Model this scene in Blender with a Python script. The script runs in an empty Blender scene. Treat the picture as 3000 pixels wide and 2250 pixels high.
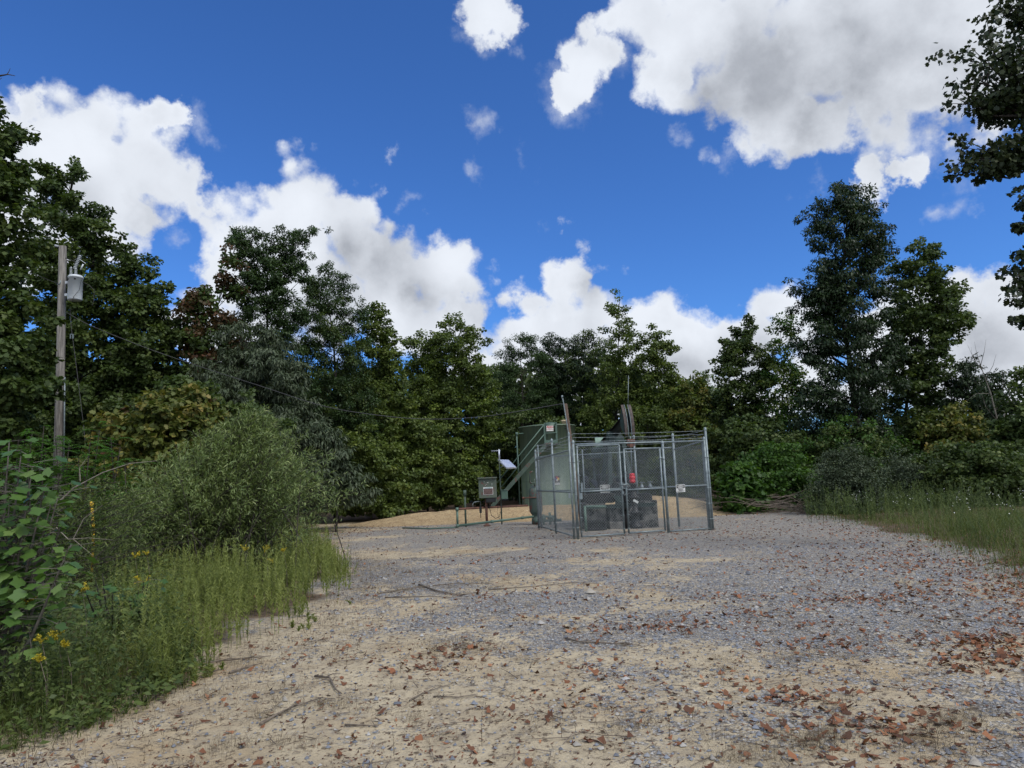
import bpy, bmesh, math, random
import numpy as np
from mathutils import Vector, Matrix
R = math.radians
sc = bpy.context.scene
col = sc.collection
rng = np.random.default_rng(7)
random.seed(7)

# ------------------------------------------------------------------ camera
FPX, PIT, ROL, CH = 2080.0, R(7.66), 0.043, 1.6        # focal length in pixels of the 3000 px wide photograph
_r0 = np.array([1., 0, 0]); _u0 = np.array([0, -math.sin(PIT), math.cos(PIT)])
CF = np.array([0, math.cos(PIT), math.sin(PIT)])
CR = math.cos(ROL) * _r0 - math.sin(ROL) * _u0
CU = math.sin(ROL) * _r0 + math.cos(ROL) * _u0
CAM = np.array([0, 0, CH])
cd = bpy.data.cameras.new('camera'); cam = bpy.data.objects.new('camera', cd); col.objects.link(cam)
cd.sensor_width = 36; cd.lens = FPX / 3000 * 36; cd.clip_start = .05; cd.clip_end = 6000
M = Matrix.Identity(4)
for i in range(3):
    M[i][0] = CR[i]; M[i][1] = CU[i]; M[i][2] = -CF[i]; M[i][3] = CAM[i]
cam.matrix_world = M
sc.camera = cam

def ray(px, py): return CF * FPX + (px - 1500) * CR - (py - 1125) * CU
def G(px, py, z=0.):
    d = ray(px, py); return CAM + d * (z - CH) / d[2]
def P(px, py, Y):
    d = ray(px, py); return CAM + d * Y / d[1]
def proj(p):
    q = np.asarray(p, float) - CAM; w = q @ CF
    return 1500 + FPX * (q @ CR) / w, 1125 - FPX * (q @ CU) / w
def hz(b, py):
    "height above b at which a vertical through b reaches picture row py"
    lo, hi = -2., 40.
    for _ in range(50):
        m = (lo + hi) / 2
        if proj([b[0], b[1], m])[1] > py: lo = m
        else: hi = m
    return lo

# ------------------------------------------------------------------ light and sky
sc.view_settings.view_transform = 'Standard'; sc.view_settings.look = 'None'
sc.view_settings.exposure = 0.4; sc.view_settings.gamma = 1.0
sc.render.engine = 'CYCLES'
sc.cycles.max_bounces = 6; sc.cycles.diffuse_bounces = 3; sc.cycles.glossy_bounces = 2
sc.cycles.transmission_bounces = 3; sc.cycles.transparent_max_bounces = 4
SUN_AZ, SUN_EL = R(128), R(48)          # to the right, a little behind the camera
sdir = Vector((math.sin(SUN_AZ) * math.cos(SUN_EL), math.cos(SUN_AZ) * math.cos(SUN_EL), math.sin(SUN_EL)))
sl = bpy.data.lights.new('sun', 'SUN'); sl.energy = 1.9; sl.angle = R(20); sl.color = (1, .955, .88)
so = bpy.data.objects.new('sun', sl); col.objects.link(so)
so.rotation_euler = sdir.to_track_quat('Z', 'Y').to_euler()
so.location = (20, 10, 40)

SKY_S = 0.1
W = bpy.data.worlds.new('World'); sc.world = W; W.use_nodes = True
nt = W.node_tree; nt.nodes.clear()
def N(t, **k):
    n = nt.nodes.new(t)
    for a, b in k.items(): setattr(n, a, b)
    return n
def L(a, b): nt.links.new(a, b)
def val(x, sock):
    if isinstance(x, (int, float)): sock.default_value = x
    elif isinstance(x, tuple): sock.default_value = x
    else: L(x, sock)
def MA(op, a, b=0., c=None, clamp=False):
    n = N('ShaderNodeMath', operation=op, use_clamp=clamp)
    val(a, n.inputs[0]); val(b, n.inputs[1])
    if c is not None: val(c, n.inputs[2])
    return n.outputs[0]
def VM(op, a, b):
    n = N('ShaderNodeVectorMath', operation=op); val(a, n.inputs[0]); val(b, n.inputs[1])
    return n.outputs['Value'] if op == 'DISTANCE' else n.outputs[0]
def SS(x, a, b, c=0., d=1.):
    n = N('ShaderNodeMapRange', interpolation_type='SMOOTHSTEP'); val(x, n.inputs['Value'])
    for nm, v in (('From Min', a), ('From Max', b), ('To Min', c), ('To Max', d)): n.inputs[nm].default_value = v
    return n.outputs[0]
def MIXC(f, a, b):
    n = N('ShaderNodeMix', data_type='RGBA'); val(f, n.inputs[0]); val(a, n.inputs[6]); val(b, n.inputs[7]); return n.outputs[2]
def NO(vec, scale, detail=6, rough=.55, lac=2.):
    n = N('ShaderNodeTexNoise'); L(vec, n.inputs['Vector']); n.inputs['Scale'].default_value = scale
    n.inputs['Detail'].default_value = detail; n.inputs['Roughness'].default_value = rough; return n
tc = N('ShaderNodeTexCoord'); D0 = tc.outputs['Generated']
sky = N('ShaderNodeTexSky', sky_type='NISHITA'); sky.sun_disc = False
sky.sun_elevation = SUN_EL; sky.sun_rotation = SUN_AZ; sky.altitude = 600; sky.air_density = 1.0; sky.dust_density = .35; sky.ozone_density = 2.6
n1 = NO(D0, 5.5, 7, .6); n2 = NO(D0, 17, 5, .65)
w1 = VM('SCALE', VM('SUBTRACT', n1.outputs['Color'], (.5, .5, .5)), (0, 0, 0)); w1.node.inputs[3].default_value = .16
w2 = VM('SCALE', VM('SUBTRACT', n2.outputs['Color'], (.5, .5, .5)), (0, 0, 0)); w2.node.inputs[3].default_value = .06
DW = VM('ADD', VM('ADD', D0, w1), w2)
K = 3000 / 2212
def blobs(lst, vec, sm=.12):
    out = None
    for (x, y, r) in lst:
        d = ray(x * K, y * K); d = d / np.linalg.norm(d)
        rr = r * K / FPX * (np.dot(d, CF)) * 1.05
        t = MA('MULTIPLY_ADD', VM('DISTANCE', vec, tuple(d)), -1 / rr, 1.0)
        out = t if out is None else MA('SMOOTH_MAX', out, t, sm)
    return out
bigc = [(0, 330, 120), (60, 360, 140), (150, 350, 130), (250, 375, 125), (345, 400, 100), (400, 420, 72), (345, 265, 45), (200, 320, 100), (170, 480, 120), (40, 250, 55), (260, 490, 70), (80, 560, 100),
        (640, 455, 128), (610, 540, 150), (730, 480, 105), (520, 520, 110), (800, 545, 95), (880, 600, 110), (950, 590, 90), (830, 660, 120), (700, 640, 140), (560, 640, 130), (470, 590, 70), (980, 640, 70), (860, 700, 100),
        (1110, 640, 62), (1190, 600, 68), (1230, 610, 60), (1160, 700, 90), (1270, 690, 90), (1100, 740, 90), (1340, 740, 100),
        (1450, 735, 85), (1530, 740, 85), (1610, 700, 85), (1690, 690, 75), (1450, 810, 110), (1600, 790, 110), (1760, 760, 100),
        (2110, 640, 80), (2050, 680, 80), (2180, 680, 90), (2120, 750, 110), (2220, 770, 100), (1950, 720, 90), (1990, 800, 90), (1850, 800, 90),
        (1420, 40, 120), (1480, 150, 95), (1500, 60, 140), (1620, 60, 190), (1760, 90, 210), (1900, 90, 210), (2050, 90, 190), (2180, 60, 190), (1300, 120, 62), (1245, 195, 40), (1330, 60, 60), (1400, 160, 80), (1560, 180, 100), (1660, 235, 90), (1750, 262, 85), (1850, 200, 85), (1900, 200, 80),
        (1865, 372, 46), (1925, 362, 36), (1070, -5, 62), (1115, 20, 48), (1000, 790, 90), (1080, 820, 100), (1180, 800, 110), (1300, 820, 110), (1700, 830, 110), (2080, 840, 110), (2200, 860, 110), (420, 700, 80), (520, 720, 100), (2060, 225, 70), (2180, 200, 90)]
thin = [(1250, 195, 95), (1300, 140, 95), (1225, 235, 60), (1075, 50, 55), (1130, 50, 45), (2010, 435, 42), (2060, 428, 48), (2115, 415, 40), (1970, 300, 90), (2060, 300, 90), (2150, 330, 80), (1005, 372, 40), (1120, 360, 52), (1155, 390, 40), (840, 345, 20), (1180, 475, 32),
        (1020, 265, 44), (420, 270, 55), (1730, 405, 50), (890, 450, 34), (350, 530, 45), (1600, 330, 50), (1230, 490, 20), (1480, 320, 40)]
D = blobs(bigc, DW); Th = blobs(thin, DW)
fb = NO(D0, 13, 9, .62)
def VO(sc_, v=None):
    n = N('ShaderNodeTexVoronoi', feature='SMOOTH_F1'); L(v if v is not None else DV, n.inputs['Vector']); n.inputs['Scale'].default_value = sc_; n.inputs['Smoothness'].default_value = .35; return n.outputs['Distance']
w4 = VM('SCALE', w2, (0, 0, 0)); w4.node.inputs[3].default_value = .45; DV = VM('ADD', D0, w4)
v1, v2 = VO(15.), VO(38.)
bil = MA('ADD', MA('MULTIPLY', MA('SUBTRACT', .56, v1), .72), MA('MULTIPLY', MA('SUBTRACT', .52, v2), .50))
Dn = MA('ADD', MA('ADD', D, MA('MULTIPLY', MA('SUBTRACT', fb.outputs['Fac'], .5), .85)), bil)
aB = SS(Dn, -.02, .44)
aT = MA('MULTIPLY', SS(MA('ADD', Th, MA('MULTIPLY', MA('SUBTRACT', fb.outputs['Fac'], .56), 2.6)), .0, 1.3), .55)
# unseen sky behind and above: soft clouds, made wide and bright for fill light
sep = N('ShaderNodeSeparateXYZ'); L(D0, sep.inputs[0])
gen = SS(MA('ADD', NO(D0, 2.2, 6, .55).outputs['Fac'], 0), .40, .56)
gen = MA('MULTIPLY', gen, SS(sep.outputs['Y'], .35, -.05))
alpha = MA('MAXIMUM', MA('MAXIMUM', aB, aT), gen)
# shade inside the clouds: grey undersides
gray = [(1850, 180, 230), (1650, 170, 150), (2050, 170, 190), (1750, 290, 90), (1560, 230, 80), (2180, 130, 150), (830, 560, 95), (760, 540, 60), (900, 640, 60), (300, 500, 70), (150, 470, 80), (1010, 680, 80), (1600, 770, 90), (2130, 750, 80), (1260, 620, 45), (1480, 800, 70), (730, 640, 80), (700, 700, 80)]
w3 = VM('SCALE', w1, (0, 0, 0)); w3.node.inputs[3].default_value = .55
gs = SS(MA('ADD', blobs(gray, VM('ADD', D0, w3), .35), MA('MULTIPLY', MA('SUBTRACT', fb.outputs['Fac'], .5), .55)), -.30, .95)
puff = SS(NO(D0, 9, 6, .6).outputs['Fac'], .36, .66)
edge = SS(Dn, .15, .9)
shade = MA('ADD', MA('MULTIPLY', MA('MULTIPLY', gs, SS(n1.outputs['Fac'], .15, .70)), 1.0), MA('MULTIPLY', MA('ADD', MA('MULTIPLY', MA('MULTIPLY', puff, edge), .5), MA('MULTIPLY', SS(v1, .25, .75), .5)), .42), clamp=True)
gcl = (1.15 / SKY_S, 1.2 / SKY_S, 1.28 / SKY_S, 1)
cc = MIXC(MA('MULTIPLY', shade, SS(n2.outputs['Fac'], .0, .8, .62, 1.0)), (.645 / SKY_S, .68 / SKY_S, .74 / SKY_S, 1), (.285 / SKY_S, .305 / SKY_S, .345 / SKY_S, 1))
tint = N('ShaderNodeMix', data_type='RGBA', blend_type='MULTIPLY'); tint.inputs[0].default_value = 1
L(sky.outputs[0], tint.inputs[6]); tint.inputs[7].default_value = (.38, .71, 1.20, 1)
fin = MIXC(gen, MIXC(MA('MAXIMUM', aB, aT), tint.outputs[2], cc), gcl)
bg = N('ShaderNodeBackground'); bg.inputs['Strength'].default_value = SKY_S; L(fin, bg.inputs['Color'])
wo = N('ShaderNodeOutputWorld'); L(bg.outputs[0], wo.inputs['Surface'])
W.cycles.sampling_method = 'MANUAL'; W.cycles.sample_map_resolution = 512

# ------------------------------------------------------------------ materials
def newmat(name):
    global nt
    m = bpy.data.materials.new(name); m.use_nodes = True; nt = m.node_tree; nt.nodes.clear(); return m
def finish(shader):
    o = N('ShaderNodeOutputMaterial'); L(shader, o.inputs['Surface'])
def BSDF(c, rough=.6, metal=0., bump=None, bstr=.3, bdist=.01, spec=.4):
    b = N('ShaderNodeBsdfPrincipled'); val(c, b.inputs['Base Color']); val(rough, b.inputs['Roughness']); b.inputs['Metallic'].default_value = metal
    b.inputs['Specular IOR Level'].default_value = spec
    if bump is not None:
        bn = N('ShaderNodeBump'); bn.inputs['Strength'].default_value = bstr; bn.inputs['Distance'].default_value = bdist
        L(bump, bn.inputs['Height']); L(bn.outputs[0], b.inputs['Normal'])
    return b.outputs[0]
def c4(c): return (c[0], c[1], c[2], 1)
def worn(name, c, c2=None, rough=.6, metal=0., scale=6, rust=None, rust_amt=.5, bump=.2, streak=False):
    m = newmat(name); t = N('ShaderNodeTexCoord').outputs['Object']
    if streak:
        mp = N('ShaderNodeMapping'); L(t, mp.inputs[0]); mp.inputs['Scale'].default_value = (3, 3, .25); t2 = mp.outputs[0]
    else: t2 = t
    a = NO(t2, scale, 6, .6); c2 = c2 or tuple(x * .7 for x in c)
    cl = MIXC(SS(a.outputs['Fac'], .35, .68), c4(c), c4(c2))
    if rust:
        b = NO(t, scale * .8 + 1.3, 8, .65); cl = MIXC(SS(b.outputs['Fac'], rust_amt, rust_amt + .07), cl, c4(rust))
    f = NO(t, scale * 8, 3, .6)
    finish(BSDF(cl, rough, metal, f.outputs['Fac'], bump, .004)); return m
def leafmat(name, cols, trans=.28, rough=.55, spec=.3):
    "cols: dark, mid, light; each leaf carries its own tone"
    m = newmat(name); at = N('ShaderNodeAttribute', attribute_name='tone')
    r = N('ShaderNodeValToRGB'); L(at.outputs['Fac'], r.inputs[0]); e = r.color_ramp.elements
    e[0].color = c4(cols[0]); e[0].position = 0; e[1].color = c4(cols[-1]); e[1].position = 1
    for i, c in enumerate(cols[1:-1]):
        q = e.new((i + 1) / (len(cols) - 1)); q.color = c4(c)
    b = BSDF(r.outputs[0], rough, spec=spec)
    tr = N('ShaderNodeBsdfTranslucent'); mx = N('ShaderNodeMix', data_type='RGBA', blend_type='MULTIPLY'); mx.inputs[0].default_value = 1
    L(r.outputs[0], mx.inputs[6]); mx.inputs[7].default_value = (1.25, 1.35, .6, 1); L(mx.outputs[2], tr.inputs[0])
    ms = N('ShaderNodeMixShader'); ms.inputs[0].default_value = trans; L(b, ms.inputs[1]); L(tr.outputs[0], ms.inputs[2])
    finish(ms.outputs[0]); return m
def gcol(*c): return [tuple(x) for x in c]
MT = {}
MT['maple'] = leafmat('leaf_maple', gcol((.028, .047, .013), (.055, .086, .020), (.108, .132, .034)))
MT['darkoak'] = leafmat('leaf_dark_oak', gcol((.012, .023, .009), (.022, .041, .015), (.045, .072, .028)), .18, .45)
MT['tulip'] = leafmat('leaf_tulip', gcol((.036, .058, .012), (.078, .112, .022), (.150, .180, .038)))
MT['lime'] = leafmat('leaf_lime', gcol((.052, .086, .013), (.098, .144, .021), (.172, .207, .034)))
MT['locust'] = leafmat('leaf_locust', gcol((.018, .036, .011), (.034, .064, .018), (.062, .100, .028)), .22)
MT['greyg'] = leafmat('leaf_greygreen', gcol((.026, .040, .020), (.056, .078, .040), (.115, .138, .085)), .15)
MT['rusty'] = leafmat('leaf_rusty', gcol((.038, .036, .014), (.075, .048, .022), (.13, .055, .03)))
MT['yellowing'] = leafmat('leaf_yellowing', gcol((.039, .065, .013), (.098, .117, .023), (.273, .195, .052)))
MT['bright2'] = leafmat('leaf_fresh', gcol((.024, .060, .010), (.045, .100, .014), (.085, .150, .024)), .3)
MT['bright'] = leafmat('leaf_bright', gcol((.028, .081, .011), (.052, .133, .015), (.095, .199, .028)), .3)
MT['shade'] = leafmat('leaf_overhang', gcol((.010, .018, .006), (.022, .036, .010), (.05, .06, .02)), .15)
MT['willow'] = leafmat('leaf_willow', gcol((.072, .112, .034), (.145, .195, .062), (.27, .30, .12)), .25, .5, .4)
MT['bigleaf'] = leafmat('leaf_big', gcol((.030, .070, .014), (.070, .135, .026), (.14, .20, .055)), .25, .4, .5)
MT['weed'] = leafmat('weed_leaf', gcol((.070, .095, .020), (.140, .170, .036), (.24, .26, .075)), .3)
MT['weed2'] = leafmat('weed_leaf_dark', gcol((.036, .058, .016), (.078, .111, .026), (.156, .182, .052)), .3)
MT['grass'] = leafmat('grass_blade', gcol((.050, .070, .016), (.095, .125, .028), (.20, .19, .07)), .3)
MT['drygrass'] = leafmat('dry_grass', gcol((.040, .028, .018), (.11, .080, .046), (.23, .18, .11)), .2)
MT['litter'] = leafmat('fallen_leaf', gcol((.034, .020, .014), (.135, .058, .030), (.225, .092, .042), (.40, .21, .11)), .1, .7)
MT['goldenrod'] = leafmat('goldenrod_flower', gcol((.16, .15, .02), (.38, .31, .02), (.58, .45, .04)), .2)
MT['white'] = leafmat('white_flower', gcol((.5, .5, .48), (.6, .6, .58), (.7, .7, .68)), .2)
MT['bark'] = worn('bark', (.050, .042, .034), (.022, .018, .014), .9, scale=9, bump=.8)
MT['palebark'] = worn('bark_pale', (.13, .12, .10), (.06, .052, .042), .9, scale=9, bump=.8)
MT['twig'] = worn('dead_wood', (.17, .14, .108), (.08, .062, .047), .9, scale=20)
MT['whitetwig'] = worn('bleached_wood', (.22, .19, .155), (.11, .095, .075), .85, scale=20)
MT['galv'] = worn('galvanised_steel', (.21, .245, .25), (.135, .165, .17), .5, .45, 10)
MT['mesh'] = worn('galvanised_wire', (.27, .30, .305), (.17, .20, .205), .5, .35, 14)
MT['green'] = worn('green_paint', (.085, .140, .108), (.060, .105, .082), .55, scale=3, bump=.1)
MT['tank'] = worn('tank_green_paint', (.135, .180, .118), (.088, .132, .098), .5, scale=2.2, bump=.08, streak=True)
MT['pjgreen'] = worn('dark_green_paint', (.030, .052, .046), (.018, .030, .028), .5, scale=4, rust=(.05, .032, .024), rust_amt=.62)
MT['rustgreen'] = worn('rusting_green_paint', (.055, .085, .062), (.040, .062, .048), .6, scale=3, rust=(.10, .045, .035), rust_amt=.53)
MT['boxpaint'] = worn('faded_green_paint', (.088, .105, .078), (.065, .085, .064), .6, scale=4, rust=(.095, .045, .036), rust_amt=.56)
MT['dark'] = worn('oily_black_steel', (.010, .011, .012), (.020, .019, .018), .45, .2, 6)
MT['rust'] = worn('brown_rust', (.13, .060, .040), (.07, .034, .024), .8, scale=8)
MT['wear'] = worn('worn_brown_steel', (.058, .040, .034), (.03, .022, .02), .6, .2, 8)
MT['red'] = worn('red_paint', (.52, .015, .028), (.38, .010, .02), .4, scale=6)
MT['concrete'] = worn('oily_concrete', (.15, .145, .132), (.045, .043, .041), .9, scale=3.5, rust=(.018, .018, .018), rust_amt=.5, bump=.5)
MT['pole'] = worn('weathered_pole', (.20, .185, .165), (.085, .077, .068), .9, scale=5, bump=.9, streak=True)
MT['post'] = worn('brown_post', (.17, .115, .085), (.07, .048, .038), .9, scale=5, bump=.8, streak=True)
MT['xfmr'] = worn('grey_enamel', (.50, .53, .55), (.44, .47, .49), .4, scale=2, bump=.05)
MT['porcelain'] = worn('grey_porcelain', (.38, .40, .41), (.28, .30, .31), .3, scale=4)
MT['cable'] = worn('black_cable', (.016, .016, .017), None, .5)
MT['wire'] = worn('service_wire', (.05, .05, .052), None, .6)
MT['signw'] = worn('sign_white', (.66, .66, .62), (.52, .52, .49), .5, scale=14)
MT['signk'] = worn('sign_black', (.02, .02, .022), None, .5)
MT['signr'] = worn('sign_red', (.45, .03, .035), None, .5)
MT['signm'] = worn('sign_maroon', (.10, .050, .048), (.075, .04, .04), .6, scale=10)
MT['signt'] = worn('sign_teal', (.22, .40, .42), None, .5)
MT['signb'] = worn('sign_blue', (.02, .04, .20), None, .5)
MT['signy'] = worn('sign_yellow', (.75, .50, .06), None, .5)
MT['ymark'] = worn('yellow_plastic', (.60, .38, .02), (.45, .28, .02), .5)
MT['alu'] = worn('aluminium_frame', (.52, .55, .60), (.44, .47, .52), .35, .5)
MT['beige'] = worn('beige_cap', (.45, .36, .24), (.36, .28, .19), .7)
m = newmat('solar_cells'); t = N('ShaderNodeTexCoord').outputs['Object']; br = N('ShaderNodeTexBrick'); L(t, br.inputs['Vector'])
br.inputs['Scale'].default_value = 7; br.offset = 0; br.inputs['Mortar Size'].default_value = .012
br.inputs['Color1'].default_value = (.27, .31, .42, 1); br.inputs['Color2'].default_value = (.30, .34, .45, 1); br.inputs['Mortar'].default_value = (.5, .53, .58, 1)
finish(BSDF(br.outputs[0], .18, .2)); MT['solar'] = m

# ------------------------------------------------------------------ mesh helpers
ORG = {}
def tag(o, label=None, cat=None, group=None, kind=None):
    if label: o['label'] = label
    if cat: o['category'] = cat
    if group: o['group'] = group
    if kind: o['kind'] = kind
    return o
def thing(name, loc, label, cat, group=None):
    o = bpy.data.objects.new(name, None); col.objects.link(o); o.location = tuple(float(x) for x in loc); o.empty_display_size = .3
    ORG[o.name] = np.array(loc, float); return tag(o, label, cat, group)
def link(name, me, mat, parent=None, base=None):
    o = bpy.data.objects.new(name, me); col.objects.link(o)
    if mat is not None: me.materials.append(mat)
    if parent is not None:
        o.parent = parent; ORG[o.name] = ORG[parent.name]
    else:
        b = np.array(base if base is not None else (0, 0, 0), float); o.location = tuple(b); ORG[o.name] = b
    return o
class MB:
    def __init__(s): s.v = []; s.f = []; s.sm = []
    def add(s, vs, fs, smooth=False):
        b = len(s.v); s.v += [tuple(map(float, x)) for x in vs]
        for f in fs: s.f.append([i + b for i in f]); s.sm.append(smooth)
        return s
    def box(s, c, size, ax=None):
        c = np.array(c, float); h = np.array(size, float) / 2
        A = np.eye(3) if ax is None else np.array(ax, float)
        vs = [c + A[0] * h[0] * i + A[1] * h[1] * j + A[2] * h[2] * k for i in (-1, 1) for j in (-1, 1) for k in (-1, 1)]
        return s.add(vs, [(0, 1, 3, 2), (4, 6, 7, 5), (0, 4, 5, 1), (2, 3, 7, 6), (0, 2, 6, 4), (1, 5, 7, 3)])
    def beam(s, a, b, w, h, side=None):
        a = np.array(a, float); b = np.array(b, float); d = b - a; l = np.linalg.norm(d); d /= l
        u = np.array([0, 0, 1.]) if side is None else np.array(side, float)
        if abs(d @ u) > .98: u = np.array([0, 1., 0])
        x = np.cross(u, d); x /= np.linalg.norm(x); u = np.cross(d, x)
        return s.box((a + b) / 2, (l, w, h), (d, x, u))
    def ibeam(s, a, b, w, h, t=.012):
        a = np.array(a, float); b = np.array(b, float); d = b - a; l = np.linalg.norm(d); d /= l
        u = np.array([0, 0, 1.]); x = np.cross(u, d); x /= np.linalg.norm(x); u = np.cross(d, x); c = (a + b) / 2
        s.box(c + u * (h / 2 - t / 2), (l, w, t), (d, x, u)); s.box(c - u * (h / 2 - t / 2), (l, w, t), (d, x, u)); return s.box(c, (l, t, h - 2 * t), (d, x, u))
    def tube(s, pts, r, n=8, cap=True):
        pts = [np.array(p, float) for p in pts]; rs = [r] * len(pts) if isinstance(r, (int, float)) else r
        b = len(s.v); prev = None
        for i, p in enumerate(pts):
            d = pts[min(i + 1, len(pts) - 1)] - pts[max(i - 1, 0)]; d = d / (np.linalg.norm(d) + 1e-9)
            if prev is None:
                x = np.cross(d, [0, 0, 1.] if abs(d[2]) < .9 else [1., 0, 0])
            else: x = prev - d * (prev @ d)
            x /= np.linalg.norm(x); prev = x; y = np.cross(d, x)
            for k in range(n):
                a = 2 * math.pi * k / n; q = p + rs[i] * (math.cos(a) * x + math.sin(a) * y); s.v.append(tuple(q))
        for i in range(len(pts) - 1):
            for k in range(n):
                s.f.append([b + i * n + k, b + i * n + (k + 1) % n, b + (i + 1) * n + (k + 1) % n, b + (i + 1) * n + k]); s.sm.append(n > 5)
        if cap:
            s.f.append([b + k for k in range(n)][::-1]); s.sm.append(False)
            e = b + (len(pts) - 1) * n; s.f.append([e + k for k in range(n)]); s.sm.append(False)
        return s
    def lathe(s, c, prof, n=32, axis=(0, 0, 1)):
        return s.tube2(np.array(c, float), prof, n, np.array(axis, float))
    def tube2(s, c, prof, n, ax):
        ax = ax / np.linalg.norm(ax); x = np.cross(ax, [0, 0, 1.] if abs(ax[2]) < .9 else [1., 0, 0]); x /= np.linalg.norm(x); y = np.cross(ax, x); b = len(s.v)
        for (r, z) in prof:
            for k in range(n):
                a = 2 * math.pi * k / n; s.v.append(tuple(c + ax * z + max(r, 1e-4) * (math.cos(a) * x + math.sin(a) * y)))
        for i in range(len(prof) - 1):
            for k in range(n):
                s.f.append([b + i * n + k, b + i * n + (k + 1) % n, b + (i + 1) * n + (k + 1) % n, b + (i + 1) * n + k]); s.sm.append(True)
        return s
    def prism(s, pts, off):
        n = len(pts); off = np.array(off, float); a = [np.array(p, float) for p in pts]
        s.add(a + [p + off for p in a], [list(range(n))[::-1], [n + i for i in range(n)]] + [(i, (i + 1) % n, n + (i + 1) % n, n + i) for i in range(n)])
        return s
    def build(s, name, mat, parent=None, base=None, bevel=0):
        me = bpy.data.meshes.new(name)
        o = link(name, me, mat, parent, base); og = ORG[o.name]
        v = np.array(s.v) - og
        me.from_pydata(v.tolist(), [], s.f); me.update()
        me.polygons.foreach_set('use_smooth', s.sm)
        bm = bmesh.new(); bm.from_mesh(me); bmesh.ops.recalc_face_normals(bm, faces=bm.faces); bm.to_mesh(me); bm.free()
        if bevel:
            md = o.modifiers.new('bevel', 'BEVEL'); md.width = bevel; md.segments = 2; md.limit_method = 'ANGLE'
        return o

def nrm(a): return a / (np.linalg.norm(a, axis=-1, keepdims=True) + 1e-9)
SH = {  # leaf outlines, x along the leaf (0..1), y across (half-width 1), fold height
    'diamond': [(0, 0), (.45, .5), (1, 0), (.45, -.5)],
    'narrow': [(0, 0), (.4, .5), (1, 0), (.4, -.5)],
    'tulip': [(0, 0), (.12, .42), (.42, .5), (.58, .34), (.95, .38), (.82, 0), (.95, -.38), (.58, -.34), (.42, -.5), (.12, -.42)],
    'lobe': [(0, 0), (.2, .5), (.45, .3), (.62, .48), (1, 0), (.62, -.48), (.45, -.3), (.2, -.5)],
    'tri': [(0, -.5), (0, .5), (1, 0)],
}
class Leaves:
    def __init__(s): s.V = []; s.F = []; s.T = []; s.n = 0
    def add(s, c, d, nn, ln, wd, tone, shape='diamond', bend=.15, crumple=0.):
        sh = np.array(SH[shape]); k = len(sh); m = len(c)
        if m == 0: return
        d = nrm(d); nn = nrm(nn - d * np.sum(nn * d, -1, keepdims=True)); x = np.cross(nn, d)
        ln = np.broadcast_to(ln, (m,)); wd = np.broadcast_to(wd, (m,))
        u = sh[None, :, 0]; w = sh[None, :, 1]
        up = -bend * u ** 2 + .18 * np.abs(w) * (1 if bend >= 0 else -1)
        v = c[:, None] + d[:, None] * (u * ln[:, None])[..., None] + x[:, None] * (w * wd[:, None])[..., None] + nn[:, None] * (up * ln[:, None])[..., None]
        if crumple: v = v + rng.normal(0, 1, v.shape) * (crumple * ln)[:, None, None]
        s.V.append(v.reshape(-1, 3)); s.F.append((s.n + np.arange(m * k).reshape(m, k)))
        s.T.append(np.repeat(np.clip(tone, 0, 1), k)); s.n += m * k
    def ribbon(s, pts, wd, tone, side):
        "pts (m,k,3) curves, tapered flat blades"
        m, k, _ = pts.shape; w = np.linspace(1, .08, k)[None, :, None] * np.broadcast_to(wd, (m,))[:, None, None] * .5
        a = pts + side[:, None] * w; b = pts - side[:, None] * w; v = np.stack([a, b], 2).reshape(m, 2 * k, 3)
        base = s.n + np.arange(m)[:, None] * 2 * k; i = np.arange(k - 1)[None] * 2
        q = np.stack([base + i, base + i + 1, base + i + 3, base + i + 2], -1).reshape(-1, 4)
        s.V.append(v.reshape(-1, 3)); s.F.append(q); s.T.append(np.repeat(np.clip(tone, 0, 1), 2 * k)); s.n += m * 2 * k
    def build(s, name, mat, parent=None, base=None):
        me = bpy.data.meshes.new(name); o = link(name, me, mat, parent, base); V = np.concatenate(s.V) - ORG[o.name]
        me.vertices.add(len(V)); me.vertices.foreach_set('co', V.astype(np.float32).ravel())
        lt = np.concatenate([np.full(len(f), f.shape[1]) for f in s.F]); li = np.concatenate([f.ravel() for f in s.F])
        me.loops.add(len(li)); me.loops.foreach_set('vertex_index', li.astype(np.int32))
        me.polygons.add(len(lt)); me.polygons.foreach_set('loop_start', np.concatenate([[0], np.cumsum(lt)[:-1]]).astype(np.int32))
        try: me.polygons.foreach_set('loop_total', lt.astype(np.int32))
        except Exception: pass
        at = me.attributes.new('tone', 'FLOAT', 'POINT'); at.data.foreach_set('value', np.concatenate(s.T).astype(np.float32))
        me.update(calc_edges=True); return o

def vnoise(x, y, sc_, seed=0, octv=4, gain=.5):
    "fractal value noise, 0..1"
    out = np.zeros_like(x, float); amp = 1; tot = 0
    for o in range(octv):
        X = x / sc_ * 2 ** o + 17.3 * o; Y = y / sc_ * 2 ** o + 9.1 * o
        i = np.floor(X).astype(np.int64); j = np.floor(Y).astype(np.int64); fx = X - i; fy = Y - j; fx = fx * fx * (3 - 2 * fx); fy = fy * fy * (3 - 2 * fy)
        def h(a, b):
            q = (a * 374761393 + b * 668265263 + (seed + o) * 1442695041) & 0x7fffffff; q = ((q ^ (q >> 13)) * 1274126177) & 0x7fffffff
            return ((q ^ (q >> 16)) & 0xffff) / 65535.
        v = h(i, j) * (1 - fx) * (1 - fy) + h(i + 1, j) * fx * (1 - fy) + h(i, j + 1) * (1 - fx) * fy + h(i + 1, j + 1) * fx * fy
        out += amp * v; tot += amp; amp *= gain
    return out / tot
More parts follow.
